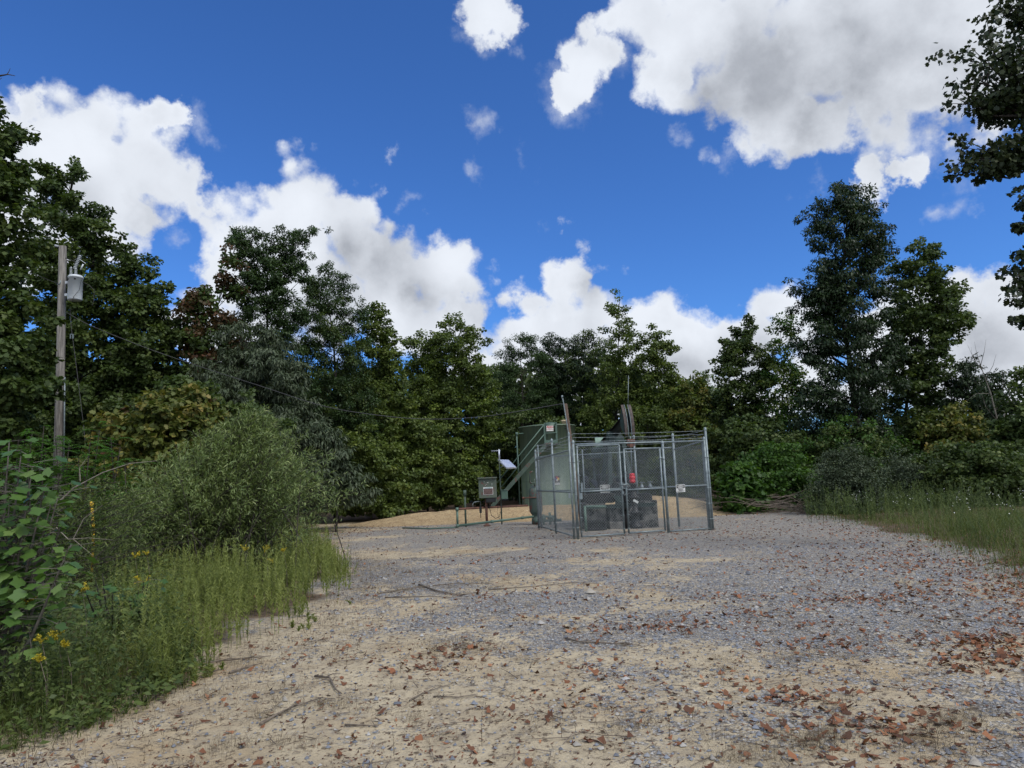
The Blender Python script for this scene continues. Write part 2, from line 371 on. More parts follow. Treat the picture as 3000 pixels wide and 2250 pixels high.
def inpoly(x, y, poly):
    ins = np.zeros(x.shape, bool); n = len(poly); j = n - 1
    for i in range(n):
        xi, yi = poly[i]; xj, yj = poly[j]
        c = ((yi > y) != (yj > y)) & (x < (xj - xi) * (y - yi) / (yj - yi + 1e-12) + xi); ins ^= c; j = i
    return ins
def polydist(x, y, poly):
    d = np.full(x.shape, 1e9); n = len(poly)
    for i in range(n):
        a = np.array(poly[i]); b = np.array(poly[(i + 1) % n]); ab = b - a
        t = np.clip(((x - a[0]) * ab[0] + (y - a[1]) * ab[1]) / (ab @ ab + 1e-12), 0, 1)
        d = np.minimum(d, np.hypot(x - a[0] - t * ab[0], y - a[1] - t * ab[1]))
    return d
def gpoly(lst): return [tuple(G(*p)[:2]) for p in lst]

# ------------------------------------------------------------------ ground
pad = gpoly([(-900, 2240), (-100, 2262), (230, 2160), (400, 2105), (560, 2030), (690, 1935), (850, 1855), (1000, 1780), (1080, 1695), (960, 1610), (900, 1555), (1000, 1535), (1500, 1510), (2100, 1488), (2260, 1497), (2500, 1545), (2700, 1605), (2880, 1690), (3060, 1760), (3600, 2240)])
pad = [tuple(G(-900, 2240)[:2]), (-3.6, 2.0), (-4, -4), (6, -4)][1:2] + pad[1:-1] + [(5.2, 4.0), (6.5, 0), (6, -5), (-5, -5)]
LEFT = gpoly([(230, 2150), (400, 2095), (560, 2020), (690, 1925), (850, 1845), (1000, 1770), (1060, 1680), (960, 1600), (900, 1540)]) + [(-30, 24), (-30, 3), (-3.2, 4.2)]
def padsd(x, y):
    d = polydist(x, y, pad); return np.where(inpoly(x, y, pad), d, -d)     # + inside
def gravel_mask(x, y):
    a = vnoise(x, y, 1.9, 3, 5, .55); b = vnoise(x, y, .35, 11, 3)
    g = a * .8 + b * .22 + np.clip((x - .2) * .020, -.16, .10) + np.clip((y - 6) * .009, -.03, .12)
    g = g + .10 * np.exp(-((x + 1.0) / 1.4) ** 2) * (y > 17)
    return np.clip((g - .40) / .18, 0, 1)
def terrain(x, y):
    r = np.hypot(x, (y - 15)); z = np.where(r > 50, -.22 * (r - 50), 0.); z = np.maximum(z, -32)
    z = z + np.clip((r - 260) / 300, 0, 1) ** 1.3 * (58 + 26 * (vnoise(x, y, 210., 5, 3) - .5))
    m = np.clip((60 - r) / 25, 0, 1)
    z += m * (.05 * (vnoise(x, y, 3.5, 8, 3) - .5) + .022 * (vnoise(x, y, .45, 9, 3) - .5))
    out = np.clip(-padsd(x, y), 0, 6) / 6
    z += m * out * (.25 * vnoise(x, y, 4., 21, 3) - .06) * np.clip(r / 12, 0, 1)
    return z
k = 6.2; u = np.linspace(-1, 1, 560); xs = 900 * np.sinh(u * k) / math.sinh(k) + 0.
uy = np.linspace(0, 1, 560); ys = -12 + 1000 * (np.sinh(uy * 5.6 + .05) / math.sinh(5.65))
ys = np.concatenate([np.linspace(-60, -2, 12), np.linspace(-1.6, 3.4, 14), 3.45 + 1000 * (np.expm1(uy * 6.2) / np.expm1(6.2))])
X, Y = np.meshgrid(xs, ys); Z = terrain(X, Y)
ny, nx = X.shape
me = bpy.data.meshes.new('ground'); V = np.stack([X, Y, Z], -1).reshape(-1, 3); idx = np.arange(nx * ny).reshape(ny, nx)
Fq = np.stack([idx[:-1, :-1], idx[:-1, 1:], idx[1:, 1:], idx[1:, :-1]], -1).reshape(-1, 4)
me.vertices.add(len(V)); me.vertices.foreach_set('co', V.astype(np.float32).ravel()); me.loops.add(Fq.size); me.loops.foreach_set('vertex_index', Fq.astype(np.int32).ravel())
me.polygons.add(len(Fq)); me.polygons.foreach_set('loop_start', (np.arange(len(Fq)) * 4).astype(np.int32)); me.update(calc_edges=True)
me.polygons.foreach_set('use_smooth', np.ones(len(Fq), bool))
sd = padsd(X, Y)
for nm, a in (('gravel', gravel_mask(X, Y)), ('soil', np.clip(-.25 - sd / .9 + (vnoise(X, Y, .9, 31, 4) - .5) * 1.6, 0, 1)),
              ('far', np.clip((np.hypot(X, Y) - 58) / 20, 0, 1))):
    at = me.attributes.new(nm, 'FLOAT', 'POINT'); at.data.foreach_set('value', a.astype(np.float32).ravel())
m = newmat('ground_soil_and_gravel'); t = N('ShaderNodeTexCoord').outputs['Object']
def AT(n): return N('ShaderNodeAttribute', attribute_name=n).outputs['Fac']
vo = N('ShaderNodeTexVoronoi'); L(t, vo.inputs['Vector']); vo.inputs['Scale'].default_value = 42
vo2 = N('ShaderNodeTexVoronoi'); L(t, vo2.inputs['Vector']); vo2.inputs['Scale'].default_value = 17
nA = NO(t, 2.6, 8, .65); nB = NO(t, 34, 5, .7); nC = NO(t, 9, 8, .7); nD = NO(t, .55, 5, .6)
sand = MIXC(SS(nA.outputs['Fac'], .3, .7), (.47, .395, .265, 1), (.33, .27, .18, 1))
sand = MIXC(MA('MULTIPLY', SS(nD.outputs['Fac'], .50, .68), .6), sand, (.33, .235, .125, 1))
sand = MIXC(SS(nC.outputs['Fac'], .52, .70), sand, (.215, .18, .135, 1))
stonec = N('ShaderNodeValToRGB'); e = stonec.color_ramp.elements; e[0].color = (.15, .152, .155, 1); e[1].color = (.48, .475, .46, 1)
sepv = N('ShaderNodeSeparateColor'); L(vo.outputs['Color'], sepv.inputs[0]); L(sepv.outputs[0], stonec.inputs[0])
stone = MIXC(SS(vo.outputs['Distance'], .25, .62), stonec.outputs[0], (.19, .175, .15, 1))
sepw = N('ShaderNodeSeparateColor'); L(vo2.outputs['Color'], sepw.inputs[0])
gm = MA('ADD', AT('gravel'), MA('MULTIPLY', MA('SUBTRACT', nB.outputs['Fac'], .5), 1.5))
gmask = SS(MA('ADD', gm, MA('MULTIPLY', MA('SUBTRACT', sepw.outputs[1], .5), .9)), .22, 1.05)
base = MIXC(gmask, sand, stone)
deb = NO(t, 14, 9, .75); base = MIXC(MA('MULTIPLY', SS(deb.outputs['Fac'], .52, .62), .85), base, (.085, .062, .043, 1))
soilc = MIXC(SS(nC.outputs['Fac'], .4, .6), (.075, .055, .038, 1), (.14, .105, .07, 1))
soilc = MIXC(SS(nB.outputs['Fac'], .55, .62), soilc, (.20, .12, .07, 1))
base = MIXC(SS(AT('soil'), .35, .75), base, soilc)
farc = MIXC(SS(NO(t, .035, 7, .6).outputs['Fac'], .42, .58), (.045, .075, .035, 1), (.16, .21, .095, 1))
base = MIXC(AT('far'), base, farc)
hgt = MA('ADD', MA('MULTIPLY', MA('MULTIPLY', vo.outputs['Distance'], -1.), gmask), MA('MULTIPLY', nC.outputs['Fac'], 1.1))
hgt = MA('ADD', hgt, MA('MULTIPLY', nB.outputs['Fac'], .6))
finish(BSDF(base, .95, 0, hgt, .8, .025, .15))
go = link('ground', me, m); tag(go, kind='structure')

# gravel stones, loose: nobody could count them
def samp(n, x0, x1, y0, y1, p=1.0):
    yy = (y0 ** p + rng.random(n) * (y1 ** p - y0 ** p)) ** (1 / p); return x0 + rng.random(n) * (x1 - x0), yy
def persp(n, y0, y1, a0=-.80, a1=.80):
    "points on the ground thinning out with distance"
    yy = y0 * (y1 / y0) ** rng.random(n); return yy * (a0 + rng.random(n) * (a1 - a0)), yy
x, y = persp(110000, 3.6, 15); g = gravel_mask(x, y); s_ = padsd(x, y)
kx = (rng.random(len(x)) < .10 + .60 * g ** 1.5) & (s_ > 0) & (rng.random(len(x)) < np.clip(y / 9, .45, 1)); x = x[kx]; y = y[kx]; n = len(x)
sz = rng.gamma(3, .0024, n) * (1 + .25 * (y > 8)) + .003
oct_ = np.array([(1, 0, 0), (0, 1, 0), (-1, 0, 0), (0, -1, 0), (.1, .1, .8), (0, 0, -.6)]); of = np.array([(0, 1, 4), (1, 2, 4), (2, 3, 4), (3, 0, 4)])
v = oct_[None] * (1 + rng.normal(0, .25, (n, 6, 3))); a = rng.random(n) * 6.28; ca, sa = np.cos(a), np.sin(a)
v = np.stack([v[..., 0] * ca[:, None] - v[..., 1] * sa[:, None], v[..., 0] * sa[:, None] + v[..., 1] * ca[:, None], v[..., 2]], -1) * sz[:, None, None]
v += np.stack([x, y, terrain(x, y) + sz * .25], -1)[:, None]
st = Leaves(); st.V = [v.reshape(-1, 3)]; st.F = [(np.arange(n)[:, None, None] * 6 + of[None]).reshape(-1, 3)]; st.T = [np.repeat(rng.random(n), 6)]
m = newmat('loose_stone'); r_ = N('ShaderNodeValToRGB'); L(AT('tone'), r_.inputs[0]); e = r_.color_ramp.elements
e[0].color = (.10, .105, .115, 1); e[1].color = (.36, .355, .34, 1); q = e.new(.6); q.color = (.20, .215, .24, 1); q = e.new(.86); q.color = (.30, .27, .22, 1)
finish(BSDF(r_.outputs[0], .85, spec=.3)); tag(st.build('gravel_stones', m), 'loose grey crushed stone scattered over the sandy pad', 'gravel', kind='stuff')

# dirt berm before the tank
bx = np.linspace(-7.6, 10.5, 220); by = np.linspace(25.6, 34.0, 110); BX, BY = np.meshgrid(bx, by)
def bermh(x, y):
    h = np.interp(x, [-7.4, -6.2, -4.5, -1, 1.5, 3.5, 5.6, 6.6, 8.2, 10], [0, .16, .40, .52, .50, .56, .78, .64, .30, .0])
    yc = np.interp(x, [-7, -3, 3, 6, 9], [30.4, 30.3, 29.4, 28.6, 28.6]); s = np.where(y < yc, 1.75, 2.4)
    return h * np.exp(-((y - yc) / s) ** 2 * 1.1) + (.12 * (vnoise(x, y, .7, 44, 4) - .5)) * np.clip(h * 3, 0, 1) * np.exp(-((y - yc) / 2.6) ** 2)
BZ = bermh(BX, BY) + terrain(BX, BY) - .045
me = bpy.data.meshes.new('dirt_berm'); V = np.stack([BX, BY, BZ], -1).reshape(-1, 3); idx = np.arange(BX.size).reshape(BX.shape)
Fq = np.stack([idx[:-1, :-1], idx[:-1, 1:], idx[1:, 1:], idx[1:, :-1]], -1).reshape(-1, 4)
me.from_pydata(V.tolist(), [], Fq.tolist()); me.update()
m = newmat('tan_dirt'); t = N('ShaderNodeTexCoord').outputs['Object']
a_ = NO(t, 3, 8, .7); b_ = NO(t, 16, 6, .7)
cl = MIXC(SS(a_.outputs['Fac'], .3, .7), (.47, .355, .20, 1), (.33, .235, .13, 1)); cl = MIXC(SS(b_.outputs['Fac'], .52, .62), cl, (.15, .105, .065, 1))
cl = MIXC(SS(NO(t, 7, 5, .7).outputs['Fac'], .62, .68), cl, (.55, .47, .34, 1))
finish(BSDF(cl, .95, 0, b_.outputs['Fac'], 1, .06, .1)); tag(link('dirt_berm', me, m), kind='structure')
#@@OBJECTS
#@@PLANTS
# ------------------------------------------------------------------ utility pole with transformer
def V3(*a): return np.array(a, float)
pb = P(172, 1400, 25); pb = V3(pb[0], 25, 0); ptop = P(184, 722, 25)
up_ = thing('utility_pole', pb, 'tall weathered grey wooden utility pole standing in the left bushes', 'utility pole')
b = MB(); b.tube([pb - V3(0, 0, .3), pb * .5 + ptop * .5 + V3(.02, 0, 0), ptop], [.155, .14, .125], 18)
b.build('pole', MT['pole'], up_)
pd = nrm(ptop - pb)
def onpole(px, py, dy=0): return P(px, py, 25 + dy)
b = MB(); b.tube([onpole(190, 1105, -.08), onpole(189, 1200, -.08), V3(*onpole(187, 1390, -.08))], .022, 8); b.build('conduit', MT['galv'], up_)
b = MB(); b.tube([ptop + V3(-.08, 0, -.03), P(168, 718, 24.9)], .02, 8)
b.tube2(P(171, 722, 24.9), [(0, 0), (.05, .01), (.03, .04), (.06, .06), (.03, .09), (.05, .12), (0, .14)], 12, V3(-1, 0, .3)); b.build('insulator', MT['porcelain'], up_)
b = MB(); b.tube([P(168, 834, 24.8), P(175, 832, 24.8), P(178, 822, 24.8)], .022, 8); b.build('bracket', MT['galv'], up_)
b = MB(); c0 = P(219, 880, 24.75); r_x = .235
tr_top = P(221, 812, 24.75); hT = tr_top[2] - c0[2]
tf = thing('transformer', c0, 'light grey cylindrical transformer can hung on the tall utility pole', 'transformer')
b.lathe(c0, [(0, 0), (r_x * .93, 0), (r_x, .03), (r_x, hT - .05), (r_x * 1.05, hT - .05), (r_x * 1.05, hT), (r_x * .9, hT + .05), (.06, hT + .10), (0, hT + .10)], 32)
b.build('tank_can', MT['xfmr'], tf)
for px, py in ((208, 795), (222, 798)):
    q = P(px, py, 24.72); b = MB(); pr = [(0, -.16)]
    for i in range(6): pr += [(.028, -.15 + i * .05), (.062, -.135 + i * .05), (.028, -.115 + i * .05)]
    b.lathe(q, pr + [(.015, .17), (0, .18)], 14); b.build('bushing', MT['porcelain'], tf)
for dz in (.22, hT - .18): MB().box(c0 + V3(-r_x - .05, .03, dz), (.16, .10, .09)).build('mounting_bracket', MT['xfmr'], tf)
for a in (-2.2, -1.1): MB().lathe(c0 + V3(math.cos(a) * r_x, math.sin(a) * r_x, hT - .12), [(0, -.03), (.03, -.03), (.03, .03), (0, .03)], 10, (math.cos(a), math.sin(a), 0)).build('lug', MT['dark'], tf)
b = MB(); b.tube([P(238, 820, 24.5), P(232, 850, 24.48), P(215, 870, 24.5), P(213, 885, 24.6)], .008, 5); b.build('lead_wire', MT['cable'], tf); b = MB(); b.tube([P(241, 826, 24.6), P(262, 836, 24.6), P(276, 850, 24.6), P(274, 885, 24.6), P(270, 895, 24.6)], .010, 5); b.build('lead_wire', MT['cable'], tf)
co = thing('fuse_cutout', P(194, 760, 24.85), 'grey ribbed fuse cutout tilted on a bracket above the transformer', 'fuse cutout')
b = MB(); b.tube([P(192, 756, 24.9), P(222, 768, 24.8)], .018, 6); b.build('arm', MT['dark'], co)
b = MB(); pr = [(0, -.28)]
for i in range(9): pr += [(.035, -.27 + i * .06), (.075, -.25 + i * .06), (.035, -.23 + i * .06)]
b.tube2(P(227, 768, 24.75), pr + [(0, .28)], 14, V3(.38, 0, 1)); b.build('insulator', MT['porcelain'], co)
b = MB(); b.tube([P(236, 790, 24.7), P(244, 774, 24.7)], .026, 8); b.tube([P(231, 758, 24.72), P(240, 764, 24.7), P(251, 772, 24.7)], .010, 5); b.build('fuse_tube', MT['xfmr'], co)
mt = thing('meter_clip', P(213, 975, 24.9), 'small grey clamp hanging on the guy wire beside the utility pole', 'clamp')
b = MB(); a0 = P(211, 985, 24.9); b.box(a0 + V3(-.05, 0, 0), (.03, .03, .17)); b.box(a0 + V3(.04, 0, 0), (.03, .03, .17)); b.box(a0 + V3(0, 0, .07), (.1, .03, .03)); b.build('clip', MT['galv'], mt)
def wirething(name, pts, r, label, cat='wire', mat='wire', n=5):
    pts = [np.array(p, float) for p in pts]; s = []
    for i in range(len(pts) - 1):                        # catmull-rom
        p0 = pts[max(i - 1, 0)]; p1 = pts[i]; p2 = pts[i + 1]; p3 = pts[min(i + 2, len(pts) - 1)]
        for k in range(8):
            t = k / 8; s.append(.5 * (2 * p1 + (p2 - p0) * t + (2 * p0 - 5 * p1 + 4 * p2 - p3) * t * t + (3 * p1 - p0 - 3 * p2 + p3) * t ** 3))
    s.append(pts[-1]); o = MB().tube(s, r, n).build(name, MT[mat], None, base=pts[0]); return tag(o, label, cat)
wirething('service_wire', [P(190, 912, 24.9), P(262, 952, 24.8), P(420, 1016, 24.5), P(583, 1073, 24.2), P(760, 1130, 23.9), P(950, 1190, 23.6), P(1120, 1218, 23.3), P(1261, 1228, 23.1), P(1400, 1222, 22.9), P(1500, 1208, 22.75), P(1651, 1182, 22.5)], .011, 'long service wire sagging across the trees from the tall pole to the leaning post')
wirething('guy_wire', [P(205, 900, 24.9), P(209, 960, 24.9), P(222, 1060, 24.9), P(245, 1250, 24.8), P(262, 1420, 24.7)], .008, 'thin guy wire running down to the bushes just right of the utility pole')
wirething('overhead_wire', [P(170, 719, 24.8), P(95, 672, 23.5), P(19, 641, 22), P(-220, 500, 18)], .010, 'upper overhead wire leaving the top of the utility pole to the left edge')
wirething('overhead_wire', [P(172, 832, 24.8), P(80, 795, 23.5), P(0, 762, 22), P(-260, 640, 18)], .010, 'lower overhead wire leaving the side bracket of the utility pole to the left edge')

# ------------------------------------------------------------------ leaning post in the enclosure
Yp = 22.5; a0 = P(1706, 1545, Yp); a0[2] = 0; a1 = P(1656, 1183, Yp)
lp = thing('leaning_post', a0, 'leaning weathered brown wooden post rising behind the chain link gate', 'post')
b = MB(); b.beam(a0 - (a1 - a0) * .05, a1, .115, .115, (0, 1, 0)); b.build('post', MT['post'], lp, bevel=.01)
b = MB(); b.tube([a0 + V3(-.10, -.09, .9), P(1685, 1400, Yp - .1), P(1668, 1285, Yp - .1), P(1650, 1175, Yp - .1), P(1647, 1162, Yp - .1)], .018, 8)
b.tube2(P(1647, 1162, Yp - .1), [(0, -.04), (.034, -.04), (.034, .03), (0, .05)], 10, V3(0, 0, 1)); b.build('conduit', MT['galv'], lp)

# ------------------------------------------------------------------ chain link enclosure
FA, FB, FC, FD = G(1694, 1581), G(2083, 1553), G(1990, 1542), G(1579, 1546)
FE = FD + (FC - FD) * .735
HF = 2.44
def meshpanel(b, p0, p1, z0, z1, s=.078, r=.0023):
    p0 = np.array(p0, float); p1 = np.array(p1, float); d = p1 - p0; d[2] = 0; Lp = np.linalg.norm(d); d /= Lp; H = z1 - z0; nr = V3(d[1], -d[0], 0)
    for sg in (1, -1):
        k0 = -int(H / s) - 1; 
        for k in range(k0, int(Lp / s) + 1) if sg == 1 else range(0, int((Lp + H) / s) + 2):
            x0 = k * s
            if sg == 1: ta, tb = max(0, -x0), min(H, Lp - x0); A = (x0 + ta, ta); B = (x0 + tb, tb)
            else: ta, tb = max(0, x0 - Lp), min(H, x0); A = (x0 - ta, ta); B = (x0 - tb, tb)
            if tb - ta < .03: continue
            a = p0 + d * A[0]; a[2] = z0 + A[1]; c = p0 + d * B[0]; c[2] = z0 + B[1]; o = nr * (.002 * sg)
            b.tube([a + o, c + o], r, 3, cap=False)
fe = thing('chain_link_fence', (FA + FC) / 2 * V3(1, 1, 0), 'tall galvanised chain link fence topped with barbed wire around the pump jack', 'fence')
def post(p, h, r=.036, nm='post'):
    b = MB(); q = V3(p[0], p[1], -.1); b.tube([q, V3(p[0], p[1], h)], r, 12); b.lathe(V3(p[0], p[1], h), [(r * 1.15, -.05), (r * 1.15, 0), (r * .7, .03), (0, .045)], 12)
    for z in np.arange(.3, min(h, HF) - .1, .42): b.lathe(V3(p[0], p[1], z), [(r * 1.0, -.012), (r * 1.18, -.012), (r * 1.18, .012), (r, .012)], 12)
    b.build(nm, MT['galv'], fe)
ddir = nrm(FB - FA); AB = lambda t: FA + (FB - FA) * t
sd_ = nrm(FD - FA)
post(FA, 2.52, .036); post(FA - ddir * .0 + V3(-.10, .02, 0), 2.74, .026)
post(FB, 2.52, .036); post(FB + V3(.07, .05, 0), 2.78, .036)
post(AB(.668), 2.44, .036)
post(FC, 2.75); post(FD, 2.52, .034); post(FD + V3(.09, .1, 0), 2.68, .024); post(FE, 2.78, .032)
post(FA + (FD - FA) * .50, 2.72, .032); post(FD + (FC - FD) * .36, 2.42, .024); post(FB + (FC - FB) * .02 + V3(0, .12, 0), 2.44, .026)
def rail(a, b_, z, r=.022, za=None):
    m_ = MB(); m_.tube([V3(a[0], a[1], z), V3(b_[0], b_[1], za if za else z)], r, 8); m_.build('rail', MT['galv'], fe)
rail(FA, FB, HF, .024); rail(AB(.668), FB, 1.22)
rail(FA, FD, HF - .12, .02, HF - .22); rail(FA, FD, 1.2, .02); rail(FD, FE, HF - .14, .02); rail(FE, FC, HF - .08, .02); rail(FC, FB, HF - .14, .02, HF)
rail(FD, FC, 1.18, .018); rail(FC, FB, 1.2, .018); rail(FA, FD, .06, .018); rail(AB(.668), FB, .05, .018)
for (a, c, z1, s) in ((FA, FD, HF - .14, .072), (FD, FE, HF - .14, .085), (FE, FC, HF - .08, .085), (FC, FB, HF - .1, .072), (AB(.672), FB, HF, .072)):
    b = MB(); meshpanel(b, a, c, .03, z1, s); b.build('wire_mesh', MT['mesh'], fe)
def barbed(a, c, z, zc=None):
    b = MB(); a = V3(a[0], a[1], z); c = V3(c[0], c[1], zc or z); n = max(2, int(np.linalg.norm(c - a) / .14)); pts = [a + (c - a) * i / 8 + V3(0, 0, -.02 * math.sin(math.pi * i / 8)) for i in range(9)]
    b.tube(pts, .0045, 4)
    for i in range(n):
        q = a + (c - a) * (i + .5) / n + V3(0, 0, -.02 * math.sin(math.pi * (i + .5) / n)); o = rng.normal(0, .016, 3); b.tube([q - o, q + o], .003, 3)
    b.build('barbed_wire', MT['mesh'], fe)
for i, dz in enumerate((.0, .10, .20)):
    barbed(FA, FB, 2.52 + dz); barbed(FA, FD, 2.5 + dz, 2.46 + dz); barbed(FD, FE, 2.48 + dz); barbed(FE, FC, 2.52 + dz); barbed(FC, FB, 2.5 + dz, 2.52 + dz)
def gate(name, t0, t1, z0, z1, zm, label, extra=0):
    a, c = AB(t0) + V3(.0, -.02, 0), AB(t1) + V3(0, -.02, 0); g = thing(name, a * V3(1, 1, 0) + V3(0, 0, z0), label, 'gate')
    b = MB()
    for q in (a, c): b.tube([V3(q[0], q[1], z0), V3(q[0], q[1], z1)], .024, 10)
    b.tube([V3(*a[:2], z0), V3(*c[:2], z0)], .022, 10); b.tube([V3(*a[:2], z1), V3(*c[:2], z1)], .022, 10); b.build('frame', MT['galv'], g)
    b = MB(); b.tube([V3(*a[:2], zm), V3(*c[:2], zm)], .021, 8); b.build('mid_rail', MT['galv'], g)
    b = MB(); meshpanel(b, a, c, z0, z1, .074, .0025); b.build('wire_mesh', MT['mesh'], g)
    for q in (a, c):
        for z in np.arange(z0 + .12, z1, .36): MB().lathe(V3(*q[:2], z), [(.024, -.011), (.031, -.011), (.031, .011), (.024, .011)], 10).beam(V3(*q[:2], z), V3(*q[:2], z) + ddir * .06 * (1 if q is a else -1), .006, .016).build('tie_band', MT['galv'], g)
    return g, a, c
g1, ga, gc_ = gate('gate_leaf', .025, .335, .07, 2.40, 1.21, 'wider left gate leaf with a black and white sign on its middle rail')
g2, gd, ge = gate('gate_leaf', .368, .642, .08, 2.28, 1.20, 'narrower right gate leaf, a little lower, with the red valve behind it')
b = MB(); q = V3(*ga[:2], 1.2)
b.box(q + V3(.03, -.05, -.10), (.09, .05, .16)); b.box(q + V3(.07, -.05, .12), (.05, .04, .24)); b.build('latch', MT['galv'], g1)
b = MB(); q = (V3(*gc_[:2], 1.16) + V3(*gd[:2], 1.16)) / 2; b.tube([q + V3(-.05, -.05, .03), q + V3(-.05, -.05, -.04), q + V3(0, -.05, -.10), q + V3(.04, -.05, -.05)], .009, 6); b.box(q + V3(-.04, -.06, -.02), (.05, .03, .06)); b.tube([q + V3(-.12, -.03, .17), q + V3(.12, -.03, .19)], .02, 8)
b.build('padlock_chain', MT['galv'], g2)
b = MB(); q = V3(*ge[:2], 1.35); b.tube([q + V3(0, 0, .68), V3(*AB(.668)[:2], 2.0)], .018, 6); b.build('hinge', MT['galv'], g2); b = MB(); b.tube([q + V3(0, 0, -.16), V3(*AB(.668)[:2], 1.19)], .018, 6); b.build('hinge', MT['galv'], g2)

# ------------------------------------------------------------------ lettering
def text(body, size, mat, parent, origin, xdir, ydir, name='lettering', align='CENTER', bold=0.0):
    cu = bpy.data.curves.new(name, 'FONT'); cu.body = body; cu.size = size; cu.align_x = align; cu.align_y = 'CENTER'; cu.offset = bold; cu.resolution_u = 2; cu.space_line = .95; cu.extrude = .0008
    o = bpy.data.objects.new(name, cu); col.objects.link(o); bpy.context.view_layer.update(); dg = bpy.context.evaluated_depsgraph_get()
    me = bpy.data.meshes.new_from_object(o.evaluated_get(dg)); bpy.data.objects.remove(o); bpy.data.curves.remove(cu)
    xd = nrm(np.array(xdir, float)); yd = nrm(np.array(ydir, float)); zd = np.cross(xd, yd); n = len(me.vertices); v = np.zeros(n * 3, np.float32); me.vertices.foreach_get('co', v); v = v.reshape(-1, 3)
    w = np.array(origin) + v[:, :1] * xd + v[:, 1:2] * yd + v[:, 2:] * zd - ORG[parent.name]
    me.vertices.foreach_set('co', w.astype(np.float32).ravel()); me.materials.clear(); me.name = name
    return link(name, me, mat, parent)
def board(b, c, w, h, xd, yd, t=.004, off=0.):
    xd = nrm(np.array(xd, float)); yd = nrm(np.array(yd, float)); zd = np.cross(xd, yd); return b.box(np.array(c) + zd * off, (w, h, t), (xd, yd, zd))
def oval(b, c, w, h, xd, yd, off, t=.002, n=24):
    xd = nrm(np.array(xd, float)); yd = nrm(np.array(yd, float)); zd = np.cross(xd, yd); pts = [np.array(c) + zd * off + xd * w / 2 * math.cos(2 * math.pi * i / n) + yd * h / 2 * math.sin(2 * math.pi * i / n) for i in range(n)]
    return b.prism(pts, zd * t)
def gatesign(px, py, top, lines, label, Ys, tilt=0.):
    c = P(px, py, Ys); xd = ddir + V3(0, 0, tilt); yd = V3(0, 0, 1); s = thing('warning_sign', c, label, 'sign')
    b = MB(); board(b, c, .27, .20, xd, yd); b.build('plate', MT['signw'], s)
    b = MB(); board(b, c + V3(0, 0, .045), .245, .085, xd, yd, .002, .004); b.build('black_panel', MT['signk'], s)
    b = MB(); oval(b, c + V3(0, 0, .045), .215, .062, xd, yd, .006); b.build('oval', MT['signw'], s)
    text(top, .046, MT['signk'], s, c + V3(0, -.0125, .045), xd, yd, bold=.001)
    for i, l_ in enumerate(lines): text(l_, .036 if len(lines) < 3 else .024, MT['signk'], s, c + V3(0, -.0075, -.022 - i * (.042 if len(lines) < 3 else .026)), xd, yd, bold=.0012)
gatesign(1772, 1432, 'DANGER', ['DANGEROUS', 'UNAUTHORIZED'], 'white sign with black oval panel on the left gate leaf, two bold lines below', 18.86)
gatesign(1994, 1430.5, 'CAUTION', ['HIGH VOLTAGE', 'KEEP OUT', 'AUTHORIZED ONLY'], 'white sign with black band and smaller lines on the fixed panel right of the gates', 19.42, .02)

# ------------------------------------------------------------------ pump jack
WX = G(1865, 1548); WX = V3(3.52, 21.6, 0); ax = nrm(V3(-.18, .985, 0)); sx = V3(ax[1], -ax[0], 0)
def J(a, s, z): return WX + ax * a + sx * s + V3(0, 0, z)
pj = thing('pump_jack', J(1.4, 0, .74), 'dark green oil pump jack with its curved horse head raised high inside the fence', 'pump jack')
J2 = lambda a, s, z: J(a + .48, s, z)
piv = J(1.5, 0, 2.92); el = R(15)
def Bm(r, s=0, n=0): return piv + (-ax) * (r * math.cos(el) - n * math.sin(el)) + V3(0, 0, r * math.sin(el) + n * math.cos(el)) + sx * s
b = MB(); b.ibeam(Bm(-1.25, 0, .06), Bm(1.2, 0, .06), .16, .28, .02); b.build('walking_beam', MT['dark'], pj, bevel=.004)
def arcpt(r, a, s): return piv + (-ax) * r * math.cos(a) + V3(0, 0, r * math.sin(a)) + sx * s
hh = None
for s_ in (-.115, .115):
    pts = [arcpt(1.5, R(a), s_ - .012) for a in range(-5, 34, 3)] + [arcpt(r_, R(a_), s_ - .012) for r_, a_ in ((1.36, 31), (1.16, 25), (1.02, 15), (1.10, 4), (1.30, -3), (1.40, -6))]
    b = MB(); b.prism(pts, sx * .024)
    o = b.build('horse_head_plate', MT['pjgreen'], pj)
for s_ in (-.115, .115):
    b = MB(); aa = [R(a) for a in range(-5, 35, 2)]
    for i in range(len(aa) - 1):
        q = [arcpt(1.5, aa[i], s_ - .04), arcpt(1.5, aa[i], s_ + .045), arcpt(1.5, aa[i + 1], s_ + .045), arcpt(1.5, aa[i + 1], s_ - .04)]
        q2 = [p - (p - piv) * .02 for p in q]; b.add(q + q2, [(0, 1, 2, 3), (7, 6, 5, 4), (0, 4, 5, 1), (3, 2, 6, 7), (1, 5, 6, 2), (0, 3, 7, 4)])
    b.build('wear_strip', MT['wear'], pj)
b = MB(); b.tube([arcpt(1.38, R(29), -.13), arcpt(1.38, R(29), .13)], .02, 8); b.build('head_spacer', MT['dark'], pj); b = MB(); b.tube([arcpt(1.38, R(0), -.13), arcpt(1.38, R(0), .13)], .02, 8); b.build('head_spacer', MT['dark'], pj)
for s_ in (-.05, .05):
    b = MB(); b.tube([arcpt(1.51, R(a), s_) for a in (33, 28, 22, 16, 10, 4, 0)] + [J(-.03, s_, 2.55)], .010, 6); b.build('bridle_cable', MT['galv'], pj)
